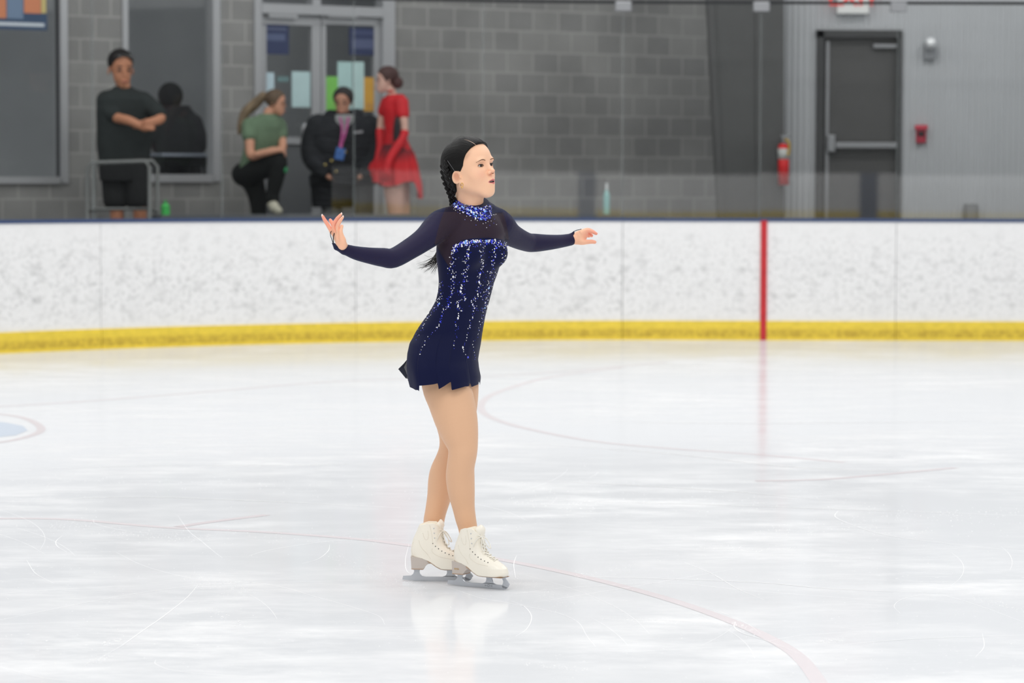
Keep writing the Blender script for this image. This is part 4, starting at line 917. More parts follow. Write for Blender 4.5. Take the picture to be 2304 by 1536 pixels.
for i in range(NT):
    th = 2*math.pi*i/NT; dirn = SL*math.cos(th)/1 + SF*math.sin(th)*rat; dirn = dirn/nn
    face = dirn[1] < .03
    xh = 1152+ F_PX*(cxs[-2]+hxs[-2]*dirn[0])/Y0
    hy = np.interp(xh, hemx, hemy) if face else 860 + 7*((th*9/(2*math.pi)) % 1) + 3*math.sin(5*th)
    for j in range(NR+1):
        t_ = j/NR; py = 742+(hy-742)*t_; z = PX(1000, py, Y0)[2]
        cx = np.interp(-z, -zs, cxs); hx = np.interp(-z, -zs, hxs)
        amp = (.0005 + .0130*t_**1.3); rip = amp*(math.sin(7*th+.6+t_*.8)*.45+math.sin(4*th+2.1)*.55)
        s4 = min(1, t_*3.5); s5 = min(1, t_/.75); s5 = s5*s5*(3-2*s5); k_ = hx - .0012 + .0035*s4*s4*(3-2*s4) + (rip-.003*t_**2)*(1-.8*abs(dirn[0])**4)
        if face and t_ > .45: k_ += .010*np.clip((1057-3.0*(1-t_)-xh)/1.5, 0, 1)*np.clip((t_-.45)*4, 0, 1)*np.clip((xh-1015)/35, 0, 1)*np.clip(-dirn[1]*2, 0, 1)
        Vs.append((cx + k_*dirn[0], Y0 - .006*t_ + k_*dirn[1]*(1+.36*s5), z))
Qs = [(i*(NR+1)+j, i*(NR+1)+j+1, ((i+1)%NT)*(NR+1)+j+1, ((i+1)%NT)*(NR+1)+j) for i in range(NT) for j in range(NR)]
skirt = link('skirt', to_mesh(np.array(Vs), Qs), M['navy'], SK, True)
mb = MB(); yb = Y0-.055
G_ = [[PX(*p) for p in r] for r in ([(930,792,Y0-.045),(918,806,yb),(919,800,yb+.04)], [(929,815,Y0-.045),(908,818,yb-.01),(915,812,yb+.05)], [(929,834,Y0-.045),(896,830,yb),(909,826,yb+.06)], [(930,855,Y0-.045),(913,851,yb-.01),(917,846,yb+.05)])]
gv = [[mb.bm.verts.new(p) for p in r] for r in G_]
for a, b in zip(gv, gv[1:]):
    for k in range(2): mb.bm.faces.new((a[k], a[k+1], b[k+1], b[k]))
link_sub('skirt_flap', mb.mesh(), mat('thin_navy_chiffon', (22,27,52), .7, alpha=.90), skirt, SK, False)
# ---- crystals
KINDS = {'w': ('clear_crystal', (250,250,255)), 'b': ('blue_crystal', (28,50,226)), 'l': ('pale_blue_crystal', (130,184,250))}
gm = {}
for k, (n_, c) in KINDS.items():
    m = mat(n_, c, .12, spec=1.0, coat=.6); gm[k] = m
bmw = bmesh.new(); kidx = {'w':0, 'b':1, 'l':2}; cntg = 0
sk_b = BVHTree.FromPolygons([tuple(v) for v in Vs], Qs)
def gem(px, py, rp, kind, el=1.0):
    d = Vector(PX(px, py, 10)-CAMP).normalized(); best = None
    for bv in (dbvh, sk_b):
        r = bv.ray_cast(Vector(CAMP), d)
        if r[0] is not None and (best is None or r[3] < best[3]): best = r
    if best is None: return
    p, n = best[0], best[1]
    if n.dot(d) > 0: n = -n
    r_ = rp*best[3]/F_PX; q = n.to_track_quat('Z', 'Y').to_matrix(); ns = 6 if rp < 2 else 8; a0 = random.random()*6
    R0 = [bmw.verts.new(p + q @ Vector((r_*math.cos(a0+2*math.pi*k/ns), r_*el*math.sin(a0+2*math.pi*k/ns), .0001))) for k in range(ns)]
    R1 = [bmw.verts.new(p + q @ Vector((.6*r_*math.cos(a0+2*math.pi*k/ns), .6*r_*el*math.sin(a0+2*math.pi*k/ns), r_*.55))) for k in range(ns)]
    for k in range(ns):
        fc = bmw.faces.new((R0[k], R0[(k+1)%ns], R1[(k+1)%ns], R1[k])); fc.material_index = kidx[kind]
    fc = bmw.faces.new(R1); fc.material_index = kidx[kind]
def flush(parent):
    global bmw
    me = bpy.data.meshes.new('m'); bmw.to_mesh(me); bmw.free(); bmw = bmesh.new()
    return tag(link_sub('crystal_trim', me, [gm['w'], gm['b'], gm['l']], parent, SK), 'glittering clear and blue crystals', kind='stuff')
cols = [
 ([(1022,552),(1022.7,563),(1018,575),(1020,588),(1013,600),(1020,613),(1019,626),(1019,637),(1018,648),(1015,662),(1009,675),(1008.7,688),(1000.5,697),(992.8,712),(988,730),(976,746),(966,756),(960.7,767),(953,776),(947,790),(944,800)], 1),
 ([(1053,548),(1054.8,564),(1052.6,577),(1048,591),(1051,600),(1046,613),(1044.8,632),(1039,644),(1036,654),(1042.6,662),(1044.8,673),(1030.4,680),(1032.6,693),(1032.6,706),(1030,716),(1026,727),(1029,738),(1026,748),(1027.5,758),(1021.6,775),(1027,789)], 1),
 ([(1084,548),(1085.8,564),(1083.5,582),(1086.9,593),(1083,606),(1078,626),(1079,640),(1075.8,657),(1072.5,671),(1063.6,680),(1068,693),(1064,710),(1057,728),(1057,737),(1052.6,755),(1048.6,771),(1041.5,782),(1047,794),(1054,803)], 1),
 ([(1112,548),(1112,564),(1110,580),(1109,593),(1105.7,611),(1102,631),(1100,648),(1093.5,660),(1092,677),(1090.7,691),(1084.7,699),(1085.8,710),(1082,724),(1080,737),(1077,750),(1070,762),(1065,783),(1068,795),(1067,815)], 1),
 ([(1134,548),(1136.7,564),(1135.6,580),(1129,593),(1125.6,607),(1116.8,624),(1112,640),(1107,655),(1100,671),(1095,693),(1090,712),(1086,730)], .9),
 ([(992.8,631),(991,648),(990.6,662),(988.4,681),(979.5,693),(973,699),(966,712),(958.5,720),(950,733),(945.9,747),(940.8,756),(936,767)], .9),
 ([(980,668),(972,688),(964,704),(956,718),(944,734),(936,748),(927,768)], .5)]
for P_, dens in cols:
    C = catmull(P_, 6)
    L_ = 0; i = 0; acc = 0
    for a, b in zip(C, C[1:]):
        acc += np.linalg.norm(b-a)
        fade = dens*(1.0 if a[1] < 700 else (.62 if a[1] < 745 else .30))
        while acc > 1.75/fade:
            acc -= 1.75/fade; q_ = random.random(); j = 3.6 if a[1] < 700 else 2
            x, y = a[0]+random.gauss(0, j), a[1]+random.gauss(0, 1.2)
            if q_ < .46: gem(x, y, random.choice((.9,1.1,1.3,1.5)), 'w')
            elif q_ < .93: gem(x, y, random.uniform(.7,1.15), 'b')
            elif q_ < .955: gem(a[0], y, random.uniform(1.7,2.2), 'w', 1.5)
            elif q_ < .978: gem(a[0], y, random.uniform(2.0,2.8), 'b')
            elif q_ < .988: gem(a[0], y, random.uniform(2.2,2.9), 'l')
            else: gem(x, y, 1.2, 'w')
            if a[1] < 700 and random.random() < .45: gem(a[0]+random.gauss(0,6), y, .75, 'b')
top = catmull([(1018,560),(1026,551),(1041,543),(1058,540),(1076,539),(1100,538.5),(1116,540),(1140,545)], 10)
for i in range(250):
    a = random.choice(top); x, y = a[0]+random.gauss(0,1.5), a[1]+abs(random.gauss(0,6)); q_ = random.random()
    if q_ < .36: gem(x, y, random.choice((.8,1.0,1.3,1.5)), 'w')
    elif q_ < .9: gem(x, y, random.uniform(.8,1.4), 'b')
    elif q_ < .94: gem(x, y, 2.0, 'w', 1.5)
    elif q_ < .985: gem(x, y, 2.8, 'b')
    else: gem(x, y, 3, 'l')
flush(bodice)
ct = lambda x: np.interp(x, [1022,1027,1045,1065,1085,1097], [448,447,457,464,467,460]); cb = lambda x: np.interp(x, [1018,1021,1040,1066,1090,1108], [462,466,477,490,496,489])
for i in range(480):
    x = random.uniform(1020,1106); a, b = ct(x), cb(x); y = a+(b-a)*random.random(); q_ = random.random()
    if q_ < .22: gem(x, y, random.choice((.8,1.0,1.4)), 'w')
    elif q_ < .93: gem(x, y, random.uniform(.8,1.4), 'b')
    elif q_ < .955: gem(x, y, 2.1, 'w', 1.4)
    elif q_ < .98: gem(x, y, 2.6, 'b')
    else: gem(x, y, 2.6, 'l')
for (x, y) in ((1021,470),(1025,473),(1035,480),(1050,486),(1057,486),(1068,486),(1069,494),(1060,496),(1074,496),(1089,492),(1096,490),(1087,503),(1093,501),(1098,498),(1105,497),(1117,505),(1095,512),(1110,483),(1113,483),(1116,482),(1106,468),(1082,488),(1101,485)): gem(x, y, 1.0, 'w')
for (x, y) in ((1046,494),(1071,506),(1102,507),(1111,502),(1079,496),(1030,477),(1113,493),(1064,490)): gem(x, y, .9, 'b')
flush(collar_o)

# ---- skates
M['boot'] = mat('white_boot_leather', (246,240,226), .38, coat=.15, noise=(9,.02,(1,1,1))); M['heel'] = mat('taupe_heel', (196,186,178), .45); M['welt'] = mat('tan_welt', (176,140,108), .6)
M['steel'] = mat('blade_steel', (196,200,206), .28, .55); M['steel_d'] = mat('blade_marking', (120,124,130), .4, .3); M['lace'] = mat('white_lace', (240,236,226), .8); M['stitch'] = mat('boot_seam', (232,224,210), .6)
M['eyelet'] = mat('dark_eyelet', (66,62,62), .4)
Kp = 1/4815.0
lx = lambda x: (x-200)*Kp
lz = lambda y: (1290-y)*Kp
SL_y = [1068,1040,1000,930,880,830,780,740,700,660,620,540,460,380,300,225]
SL_b = [343,343,345,347,350,348,345,346,350,356,364,388,426,460,492,520]
SL_f = [1360,1388,1392,1368,1315,1230,1140,1060,1000,960,935,908,898,895,890,880]
zz_ = np.array([lz(y) for y in SL_y]); bb_ = np.array([lx(x) for x in SL_b]); ff_ = np.array([lx(x) for x in SL_f])
sole_x = np.array([lx(x) for x in (340,360,560,650,740,800,880,940,1400)]); sole_z = np.array([lz(y) for y in (846,850,888,925,972,1015,1056,1066,1068)])
def boot_fn(X, Y, Z, g):
    z = Z[0,0,:]; b = np.interp(z, zz_, bb_); f_ = np.interp(z, zz_, ff_); xc = (b+f_)/2; hx = (f_-b)/2
    base = np.interp(X, [lx(340),lx(420),lx(640),lx(800),lx(1150),lx(1400)], [.029,.031,.029,.033,.041,.040])
    up = np.clip((Z-.10)/.08, 0, 1); hw = base*(1-up)+.0355*up
    toe = np.clip((X-lx(1000))/.06, 0, 1); hw = hw - .010*toe*np.clip((Z-.075)/.035, 0, 1)
    q = (np.abs((X-xc)/hx)**2.5 + np.abs(Y/hw)**2.5)**(1/2.5)
    d = (q-1)*np.minimum(hx, hw)*.85
    s_ = np.interp(X, sole_x, sole_z) - Z + .0*Y
    topz = lz(258) - np.clip((lx(640)-X), 0, 1)*.30 + np.clip(X-lx(780), 0, 1)*-.9
    d = np.maximum(d, s_*.9); d = np.maximum(d, (Z-topz)*.8)
    inner = np.sqrt(((X-lx(700))/.043)**2+(Y/.0295)**2)-1; d = np.maximum(d, np.where(Z > lz(330), -inner*.028, -1))
    return d - g
def skate(origin, yaw, lean, label=None, marks=False):
    W = Matrix.Translation(Vector(origin)) @ Matrix.Rotation(-yaw, 4, 'Z') @ Matrix.Rotation(lean, 4, 'X')
    def L_(name, me, m, sm_=False, part=None):
        me.transform(W)
        return link_sub(name, me, m, part, SK, sm_) if part else link(name, me, m, SK, sm_)
    B = [mk(boot_fn, (lx(340),-.045,lz(1070)), (lx(1400),.045,lz(220)), .004, 'u')]
    V, Q = field_mesh(B, .0021)
    bv = BVHTree.FromPolygons([tuple(v) for v in V], [tuple(q) for q in Q])
    boot = L_('ice_skate', to_mesh(V, Q), M['boot'], True)
    tg = [ell((lx(842), 0, lz(292)), (.019,.024,.016), rot_y(.30), k=.004), ell((lx(858), 0, lz(420)), (.011,.021,.045), rot_y(.05), k=.006), ell((lx(770),0,lz(262)), (.020,.020,.014), op='s', k=.004)]
    V2, Q2 = field_mesh(tg, .0018); L_('tongue', to_mesh(V2, Q2), M['boot'], True, boot)
    def prof(P_, y0, y1, name, m, taper=0):
        mb = MB(); mb.prism([(lx(x), y0, lz(y)) for x, y in P_], (0, y1-y0, 0)); bmesh.ops.triangulate(mb.bm, faces=[f_ for f_ in mb.bm.faces if len(f_.verts) > 4]); return mb
    mb = prof([(353,846),(450,862),(560,886),(650,925),(738,974),(700,968),(655,976),(625,1000),(598,1035),(575,1062),(366,1062)], -.026, .026, 'heel', M['heel']); L_('heel', mb.mesh(), M['heel'], False, boot)
    mb = prof([(366,1062),(576,1062),(576,1072),(366,1072)], -.027, .027, 'l', M['welt']); mb2 = mb
    mb2.prism([(lx(x), -.030, lz(y)) for x, y in ((650,922),(740,972),(800,1015),(880,1056),(940,1067),(1348,1069),(1348,1076),(935,1076),(875,1066),(795,1024),(735,980),(650,930))], (0,.060,0)); 
    bmesh.ops.triangulate(mb2.bm, faces=[f_ for f_ in mb2.bm.faces if len(f_.verts) > 4]); L_('welt', mb2.mesh(), M['welt'], False, boot)
    t_ = .0019; mb = MB()
    for P_ in ([(195,1270),(208,1203),(345,1196),(540,1200),(600,1213),(900,1210),(965,1192),(1110,1192),(1180,1212),(1300,1214),(1400,1250),(1372,1273),(1330,1282),(1250,1286),(1000,1290),(700,1290),(400,1283)],
               [(345,1196),(385,1165),(402,1120),(396,1082),(505,1082),(497,1130),(508,1170),(540,1200)],
               [(900,1210),(955,1188),(976,1150),(978,1110),(960,1084),(1100,1084),(1090,1120),(1100,1160),(1130,1192),(1180,1212)],
               [(1284,1086),(1352,1086),(1390,1130),(1437,1190),(1425,1208),(1412,1215),(1418,1232),(1400,1240),(1400,1256),(1380,1260),(1372,1273),(1300,1262),(1290,1214),(1308,1180),(1312,1140)]):
        mb.prism([(lx(x), -t_, lz(y)) for x, y in P_], (0, 2*t_, 0))
    mb.span(lx(392), lx(560), -.020, .020, lz(1083), lz(1072)); mb.span(lx(940), lx(1350), -.022, .022, lz(1086), lz(1077))
    bmesh.ops.triangulate(mb.bm, faces=[f_ for f_ in mb.bm.faces if len(f_.verts) > 4]); L_('blade', mb.mesh(), M['steel'], False, boot)
    # eyelets, hooks, laces, seams
    def near(x, y, z, off=.0006):
        r = bv.find_nearest(Vector((x, y, z))); return np.array(r[0])+np.array(r[1])*off, r[1]
    def side(px, py, s): 
        r = bv.ray_cast(Vector((lx(px), s*.08, lz(py))), Vector((0,-s,0))); return (np.array(r[0]), r[1]) if r[0] else near(lx(px), s*.03, lz(py))
    eyes = [(743,610),(790,660),(842,702),(900,742),(960,773),(1027,800),(1090,822)]
    for s in (-1, 1):
        for (x, y) in eyes: p, n = side(x, y, s); L_('eyelet', MB().cyl(p-np.array(n)*.001, p+np.array(n)*.0007, .0019, n=10).mesh(), M['eyelet'], False, boot)
        for (x, y) in ((762,345),(768,430),(775,515)): p, n = side(x, y, s); L_('lace_hook', MB().ball(p, .0024, (1,.7,1), 8).mesh(), M['steel'], True, boot)
    mb = MB(); ridge = [(1130,790),(1070,760),(1010,715),(965,680),(940,640),(922,590),(912,520),(905,440),(900,370)]
    def across(px, py, dy0, dy1, dz):
        pts = []
        for k in np.linspace(0, 1, 9):
            y_ = dy0+(dy1-dy0)*k; p, n = near(lx(px)+.012, y_, lz(py)+.012+dz*(k-.5), .0022); 
            pts.append(p)
        return pts
    for i, (x, y) in enumerate(ridge):
        q_ = .019 if i < 6 else .022
        mb.tube(across(x, y, -q_, q_, .012), .0019, 6); mb.tube(across(x-12, y-8, q_, -q_, .012), .0019, 6)
    F0 = np.array([lx(915), -.012, lz(400)])
    for P_ in ([(0,0,0),(.012,-.012,-.010),(.020,-.016,-.030),(.022,-.018,-.048),(.012,-.016,-.042),(.004,-.008,-.020),(0,0,0)], [(0,0,0),(-.008,-.016,-.006),(-.016,-.022,-.020),(-.022,-.022,-.034)],
               [(0,0,0),(.010,.012,-.006),(.022,.016,-.024),(.030,.012,-.040),(.020,.008,-.034),(0,0,0)], [(0,0,0),(-.010,-.010,.004),(-.028,-.016,.008),(-.034,-.022,.010)]):
        mb.tube(catmull([F0+np.array(p) for p in P_], 6), .0019, 6)
    mb.ball(F0, .0042, (1,1,1), 8); L_('laces', mb.mesh(), M['lace'], True, boot)
    mb = MB()
    for s in (-1, 1):
        for P_ in ([(570,430),(590,500),(620,545),(655,535),(668,470),(660,390)], [(735,700),(725,740),(760,785),(830,825),(920,855),(1010,868),(1100,880)], [(690,290),(715,400),(735,520),(745,640)], [(500,560),(520,640),(570,720),(640,790),(700,880)], [(395,600),(370,700),(375,800),(420,850),(560,880)]):
            pts = [side(x, y, s) for x, y in P_]; mb.tube(catmull([p+np.array(n)*.0001 for p, n in pts], 5), .0007, 5)
    L_('seams', mb.mesh(), M['stitch'], True, boot)
    if marks:
        def words(s_, size, px, py, y_, m, name, par):
            tm = text_mesh(s_, size, .0003); tm.transform(Matrix.Translation((lx(px), y_, lz(py))) @ Matrix.Rotation(math.pi/2, 4, 'X')); L_(name, tm, m, False, par)
        words('EDEA', .0085, 290+165, 1000-20, -.0263, M['gold'], 'gold_lettering', boot)
        mb = MB(); c = np.array([lx(1020), -t_-.0003, lz(1240)])
        mb.tube([c+np.array([.0042*math.cos(a),0,.0042*math.sin(a)]) for a in np.linspace(0, 2*math.pi, 14)], .0005, 5)
        for dx in (-.0075-.006, .0075): mb.tube([c+np.array([dx,0,0]), c+np.array([dx+.006,0,0])], .0005, 5)
        for dx in (-.0135, .0150): mb.tube([c+np.array([dx,0,-.003]), c+np.array([dx,0,.003])], .0005, 5)
        L_('blade_marks', mb.mesh(), M['steel_d'], False, boot)
    return boot
go = ground(906, 1306); skate((go[0], go[1], .0), math.radians(4), 0)
go = ground(1007.5, 1315.5); skate((go[0], go[1], .0), math.radians(30), 0, marks=True)

# ============================================================ PEOPLE BEHIND THE GLASS
def pm_(prims, h, name, m, top, g=0.0, planes=()):
    V, Q = field_mesh(prims, h, g, planes); return link(name, to_mesh(V, Q), m, top, True)
def skin_mat(n, c): return mat(n, c, .55, sss=.05)
def head_prims(cx, cy, s, d, yaw, tilt=0.0, nose=True):
    """head of about s px half height centred at pixel (cx, cy), facing yaw degrees right of the camera"""
    m = d/F_PX*s/0.118 * .118; k = m/.118
    c = PX(cx, cy, d); a = math.radians(yaw); f_ = np.array([math.sin(a), -math.cos(a), 0]); l_ = np.array([math.cos(a), math.sin(a), 0]); up = np.array([0,0,1.0])
    t_ = math.radians(tilt); f2 = math.cos(t_)*f_ - math.sin(t_)*up; u2 = math.cos(t_)*up + math.sin(t_)*f_
    Rm = np.stack([f2, l_, u2], 1); P = lambda u, v, w: c + Rm @ (np.array([u, v, w])*k)
    pr_ = [ell(P(-.012,0,.035), np.array([.090,.074,.082])*k, Rm, k=.02), ell(P(.025,0,-.030), np.array([.055,.056,.075])*k, Rm, k=.025), ell(P(.055,0,-.088), np.array([.022,.024,.020])*k, Rm, k=.02),
           cone(P(.078,0,.000), P(.098,0,-.034), .008*k, .010*k, .008), ell(P(.078,0,-.066), np.array([.018,.024,.010])*k, Rm, k=.01)]
    for s_ in (1,-1):
        pr_ += [ell(P(.086,s_*.030,.002), np.array([.012,.016,.009])*k, Rm, k=.010, op='s'), ell(P(-.006,s_*.076,-.012), np.array([.015,.008,.028])*k, Rm, k=.005)]
    fa = []
    for s_ in (1,-1): fa.append(('eye', [ell(P(.074,s_*.031,.000), np.array([.010,.013,.006])*k, Rm, k=0)])); fa.append(('eyebrow', [ell(P(.083,s_*.032,.021), np.array([.005,.018,.004])*k, Rm, k=0)]))
    fa.append(('mouth', [ell(P(.092,0,-.067), np.array([.006,.020,.005])*k, Rm, k=0)]))
    return pr_, fa, P, Rm, k
DARK = mat('dark_eye', (40,32,30), .4); LIPS = mat('lips', (168,98,88), .5)
def face(fa, top):
    for n_, p in fa: pm_(p, .003, n_, LIPS if n_ == 'mouth' else DARK, top)
def hand_prims(P0, dirv, side, r=.011):
    """a relaxed hand: palm and five curled fingers, from wrist P0 along dirv; side: across the palm"""
    P0 = np.array(P0); d = np.array(dirv, float); d /= np.linalg.norm(d); s = np.array(side, float); s -= d*(s@d); s /= np.linalg.norm(s); n = np.cross(d, s); out = []
    pts = lambda *q: [tuple(P0+d*a+s*b+n*c)+(r_,) for a, b, c, r_ in q]
    out += chain(pts((0,0,0,.026),(.05,0,0,.030),(.085,0,0,.026)), .012)
    for i, b in enumerate((-.030,-.010,.010,.030)):
        L_ = (.075,.085,.080,.062)[i]; out += chain(pts((.075,b,0,r),(.075+L_*.55,b,-.008,r*.9),(.075+L_*.85,b,-.028,r*.8)), .003)
    out += chain(pts((.02,-.026,0,.014),(.05,-.050,-.010,.012),(.085,-.056,-.020,.010)), .006)
    return out

# ---- man with folded arms
d = 25.62
m1 = tag(empty('person', (float(PX(275,300,d)[0]), d, FZ)), 'man in dark grey t-shirt standing with folded arms in front of the tall window', 'person')
sk = skin_mat('tanned_skin', (192,132,100)); shirt = mat('dark_grey_tshirt', (48,53,53), .85, noise=(7,.08,(1,1,1))); shorts = mat('black_shorts', (44,45,46), .85)
hp, fa, HP, HRr, hk = head_prims(272, 157, 43.5, d, 24, 4)
zfl = FZ+.02
def foot(px, d_, yaw=0, L=.25):
    p = PX(px, 400, d_); a = math.radians(yaw); f_ = np.array([math.sin(a), -math.cos(a), 0]); b = np.array([p[0], p[1], FZ+.045]); return chain([tuple(b-f_*.06)+(.042,), tuple(b+f_*.06)+(.045,), tuple(b+f_*(L-.08))+(.035,)], .01), b
f1, b1 = foot(262, d, 10); f2, b2 = foot(318, d, 40)
lg = chain([pr(255,370,26,d), pr(258,420,23,d), pr(262,462,17,d), pr(264,510,15,d), (b1[0],b1[1],FZ+.07,.036)], .01) + chain([pr(302,370,27,d), pr(308,420,24,d), pr(314,462,17,d-.02), pr(316,510,15,d), (b2[0],b2[1],FZ+.07,.036)], .01)
armA = [pr(240,226,19,d-.02), pr(243,248,16,d-.10), pr(262,264,12.5,d-.20), pr(292,272,11.5,d-.30), pr(326,288,9,d-.33)]
armB = [pr(322,228,18,d+.04), pr(346,246,15,d-.04), pr(361,266,12.5,d-.14), pr(336,276,11,d-.24), pr(304,282,9,d-.27)]
tr = loft([(196,262,292),(206,240,320),(222,224,342),(250,221,344),(290,222,340),(330,222,336),(372,228,332)], d, .62, math.radians(62), .02)
bod = hp + [cone(PX(276,182,d), PX(280,214,d), .062, .07, .02), tr] + chain(armA, .01) + chain(armB, .01) + lg + chain([pr(330,286,8,d-.35), pr(342,290,6,d-.36)], .006) 
for i in range(4): bod += chain([pr(328,278+i*5,3.2,d-.36), pr(343,275+i*5,2.8,d-.37), pr(350,277+i*5,2.5,d-.34)], .003)
bod += chain([pr(320,280,4,d-.36), pr(326,270,3.2,d-.38), pr(333,267,2.8,d-.37)], .004)
pm_(bod, .0085, 'body', sk, m1, g=-.004); face(fa, m1)
pm_([ell(HP(-.016,0,.050), np.array([.091,.077,.080])*hk, HRr, k=.01), ell(HP(.080,0,-.002), np.array([.07,.085,.085])*hk, HRr, k=.01, op='s')], .006, 'hair', mat('short_black_hair', (34,32,32), .8), m1)
pm_([tr, cone(PX(240,226,d-.02), PX(244,248,d-.10), .082, .072, .02), cone(PX(322,228,d+.04), PX(346,246,d-.04), .080, .070, .02), cone(PX(244,248,d-.10), PX(256,258,d-.17), .072, .064, .01), cone(PX(346,246,d-.04), PX(357,256,d-.1), .070, .062, .01)], .008, 'tshirt', shirt, m1, g=.008)
pm_([loft([(350,228,334),(380,226,336),(405,228,334)], d, .62, math.radians(62), .02)] + chain([pr(255,370,28,d), pr(258,420,27,d), pr(260,448,27,d)], .01) + chain([pr(302,370,29,d), pr(308,420,28,d), pr(310,448,27,d)], .01), .008, 'shorts', shorts, m1, g=.006)
for f_ in (f1, f2): pm_(f_, .006, 'shoe', mat('dark_shoe', (40,40,42), .6), m1, g=.012)
gl_ = PX(288, 117, d-.05); link('sunglasses', MB().ball(HP(.075,-.03,.085), .022, (1.3,.5,.5), 12).ball(HP(.075,.03,.085), .022, (1.3,.5,.5), 12).tube([HP(.078,-.06,.083), HP(.085,0,.09), HP(.078,.06,.083)], .004, 6).mesh(), mat('shiny_black_plastic', (20,22,24), .06, spec=1, coat=1), m1, True)

# ---- woman in green t-shirt, one foot up, leaning on her knee
d = 26.35
m2 = tag(empty('person', (float(PX(590,300,d)[0]), d, FZ)), 'woman in green t-shirt with long brown ponytail leaning on her raised knee', 'person')
sk = skin_mat('light_tan_skin', (206,152,124)); green = mat('sage_green_tshirt', (108,130,106), .85, noise=(9,.12,(1,1,1))); black = mat('black_trousers', (30,32,32), .85)
hp, fa, HP, HRr, hk = head_prims(622, 232, 30, d, 72, 6)
tr = loft([(258,588,622),(268,556,636),(285,550,640),(310,552,636),(335,552,628),(360,545,622),(388,540,600)], d, .62, math.radians(55), .02)
a1 = [pr(562,284,15,d-.10), pr(562,318,12,d-.17), pr(566,350,11,d-.22), pr(592,344,9.5,d-.30), pr(622,338,7.5,d-.32), pr(632,337,6.5,d-.31)]
a2 = [pr(628,284,13,d+.08), pr(634,312,11,d+.02), pr(634,336,10,d-.08), pr(612,338,8.5,d-.22), pr(588,344,7,d-.30), pr(576,348,6,d-.31)]
seat_ = [pr(548,392,24,d+.02), pr(566,384,25,d)]
legUp = [pr(566,388,25,d-.05), pr(598,372,24,d-.15), pr(626,362,17,d-.25), pr(622,398,15,d-.24), pr(613,436,12,d-.22), pr(612,455,10,d-.22)]
legDn = [pr(562,392,26,d+.05), pr(576,430,19,d+.05), pr(582,470,15,d+.05), pr(584,530,12,d+.05), (PX(584,500,d)[0], d+.05, FZ+.08, .04)]
shU = chain([pr(612,456,9,d-.22), pr(618,468,9,d-.30), pr(626,474,7,d-.36)], .01); fD, bD = foot(584, d+.05, 30)
stz = PX(617,483,d-.3)[2]
pm_(hp + [cone(PX(606,250,d), PX(600,270,d), .048, .055, .02), tr] + chain(a1,.01) + chain(a2,.01) + chain(legUp,.01) + chain(legDn,.01) + chain([pr(632,337,6,d-.31), pr(641,343,4,d-.31), pr(642,352,3,d-.30)],.004), .0085, 'body', sk, m2, g=-.004); face(fa, m2)
hair2 = mat('brown_hair', (92,74,56), .6, noise=(20,.25,(1,1,.3)))
hr = pm_([ell(HP(-.020,0,.040), np.array([.094,.082,.084])*hk, HRr, k=.01), ell(HP(.085,0,-.020), np.array([.075,.095,.095])*hk, HRr, k=.015, op='s')], .006, 'hair', hair2, m2)
V, Q = field_mesh(chain([pr(592,216,10,d+.06), pr(572,236,12,d+.08), pr(552,254,11,d+.08), pr(542,280,8,d+.06), pr(538,300,4,d+.05)], .01), .007); link_sub('ponytail', to_mesh(V, Q), mat('light_brown_hair', (122,104,80), .6, noise=(20,.25,(1,1,.3))), hr, m2, True)
pm_([tr] + [cone(PX(562,284,d-.10), PX(561,304,d-.15), .068, .062, .02), cone(PX(628,284,d+.08), PX(632,302,d+.04), .060, .056, .02)], .008, 'tshirt', green, m2, g=.008)
pm_(chain(seat_, .02) + chain(legUp[:5] + [pr(612,446,14,d-.22)], .02) + chain(legDn[:-1] + [(PX(584,500,d)[0], d+.05, FZ+.13, .06)], .02), .008, 'trousers', black, m2, g=.012)
pm_(shU, .006, 'shoe', mat('cream_sneaker', (196,194,176), .7, noise=(16,.2,(1,1,1))), m2, g=.010); pm_(fD, .006, 'shoe', mat('black_sneaker', (30,30,32), .7), m2, g=.012)
pm_([ell(PX(642,382,d-.28), (.022,.02,.03), k=0)], .006, 'green_wristband', mat('bright_green', (40,140,84), .6), m2)
stp = tag(empty('step_stool', (float(PX(614,480,d)[0]), d-.3, FZ)), 'low dark stool under the raised foot of the woman in green', 'stool')
q = PX(614,480,d-.3); link('seat_top', MB().box((q[0], d-.3, stz-.055), (.30,.24,.04), None, .01).mesh(), M['dark_metal'], stp)
for dx in (-.12,.12):
    for dy in (-.09,.09): link('leg', MB().cyl((q[0]+dx, d-.3+dy, FZ), (q[0]+dx, d-.3+dy, stz-.07), .014, n=10).mesh(), M['dark_metal'], stp)

# ---- person in black padded coat with lanyard
d = 26.8
m3 = tag(empty('person', (float(PX(772,300,d)[0]), d, FZ)), 'person in black padded coat with pink lanyard and blue badge', 'person')
sk = skin_mat('warm_skin', (190,140,116)); coat = mat('black_padded_coat', (42,44,48), .6, spec=.12, noise=(5,.2,(1,1,3)), bump=(7,.5,(1,1,4),.05)); grey = mat('grey_trousers', (92,94,95), .85)
hp, fa, HP, HRr, hk = head_prims(772, 231, 34.5, d, -10, 6)
tr = loft([(258,752,800),(268,718,832),(290,700,846),(330,696,852),(380,704,848),(412,706,844)], d, .55, math.radians(85), .02)
aR = [pr(716,284,24,d), pr(700,320,19,d-.03), pr(702,356,18,d-.10), pr(728,386,14,d-.20)]
aL = [pr(832,284,22,d), pr(848,320,17,d-.02), pr(846,356,16,d-.08), pr(822,384,15,d-.18)]
lg = chain([pr(742,400,24,d), pr(746,450,20,d), pr(748,520,17,d), (PX(748,500,d)[0], d, FZ+.08, .045)],.01) + chain([pr(812,400,24,d), pr(816,450,20,d), pr(820,520,17,d), (PX(820,500,d)[0], d, FZ+.08, .045)],.01)
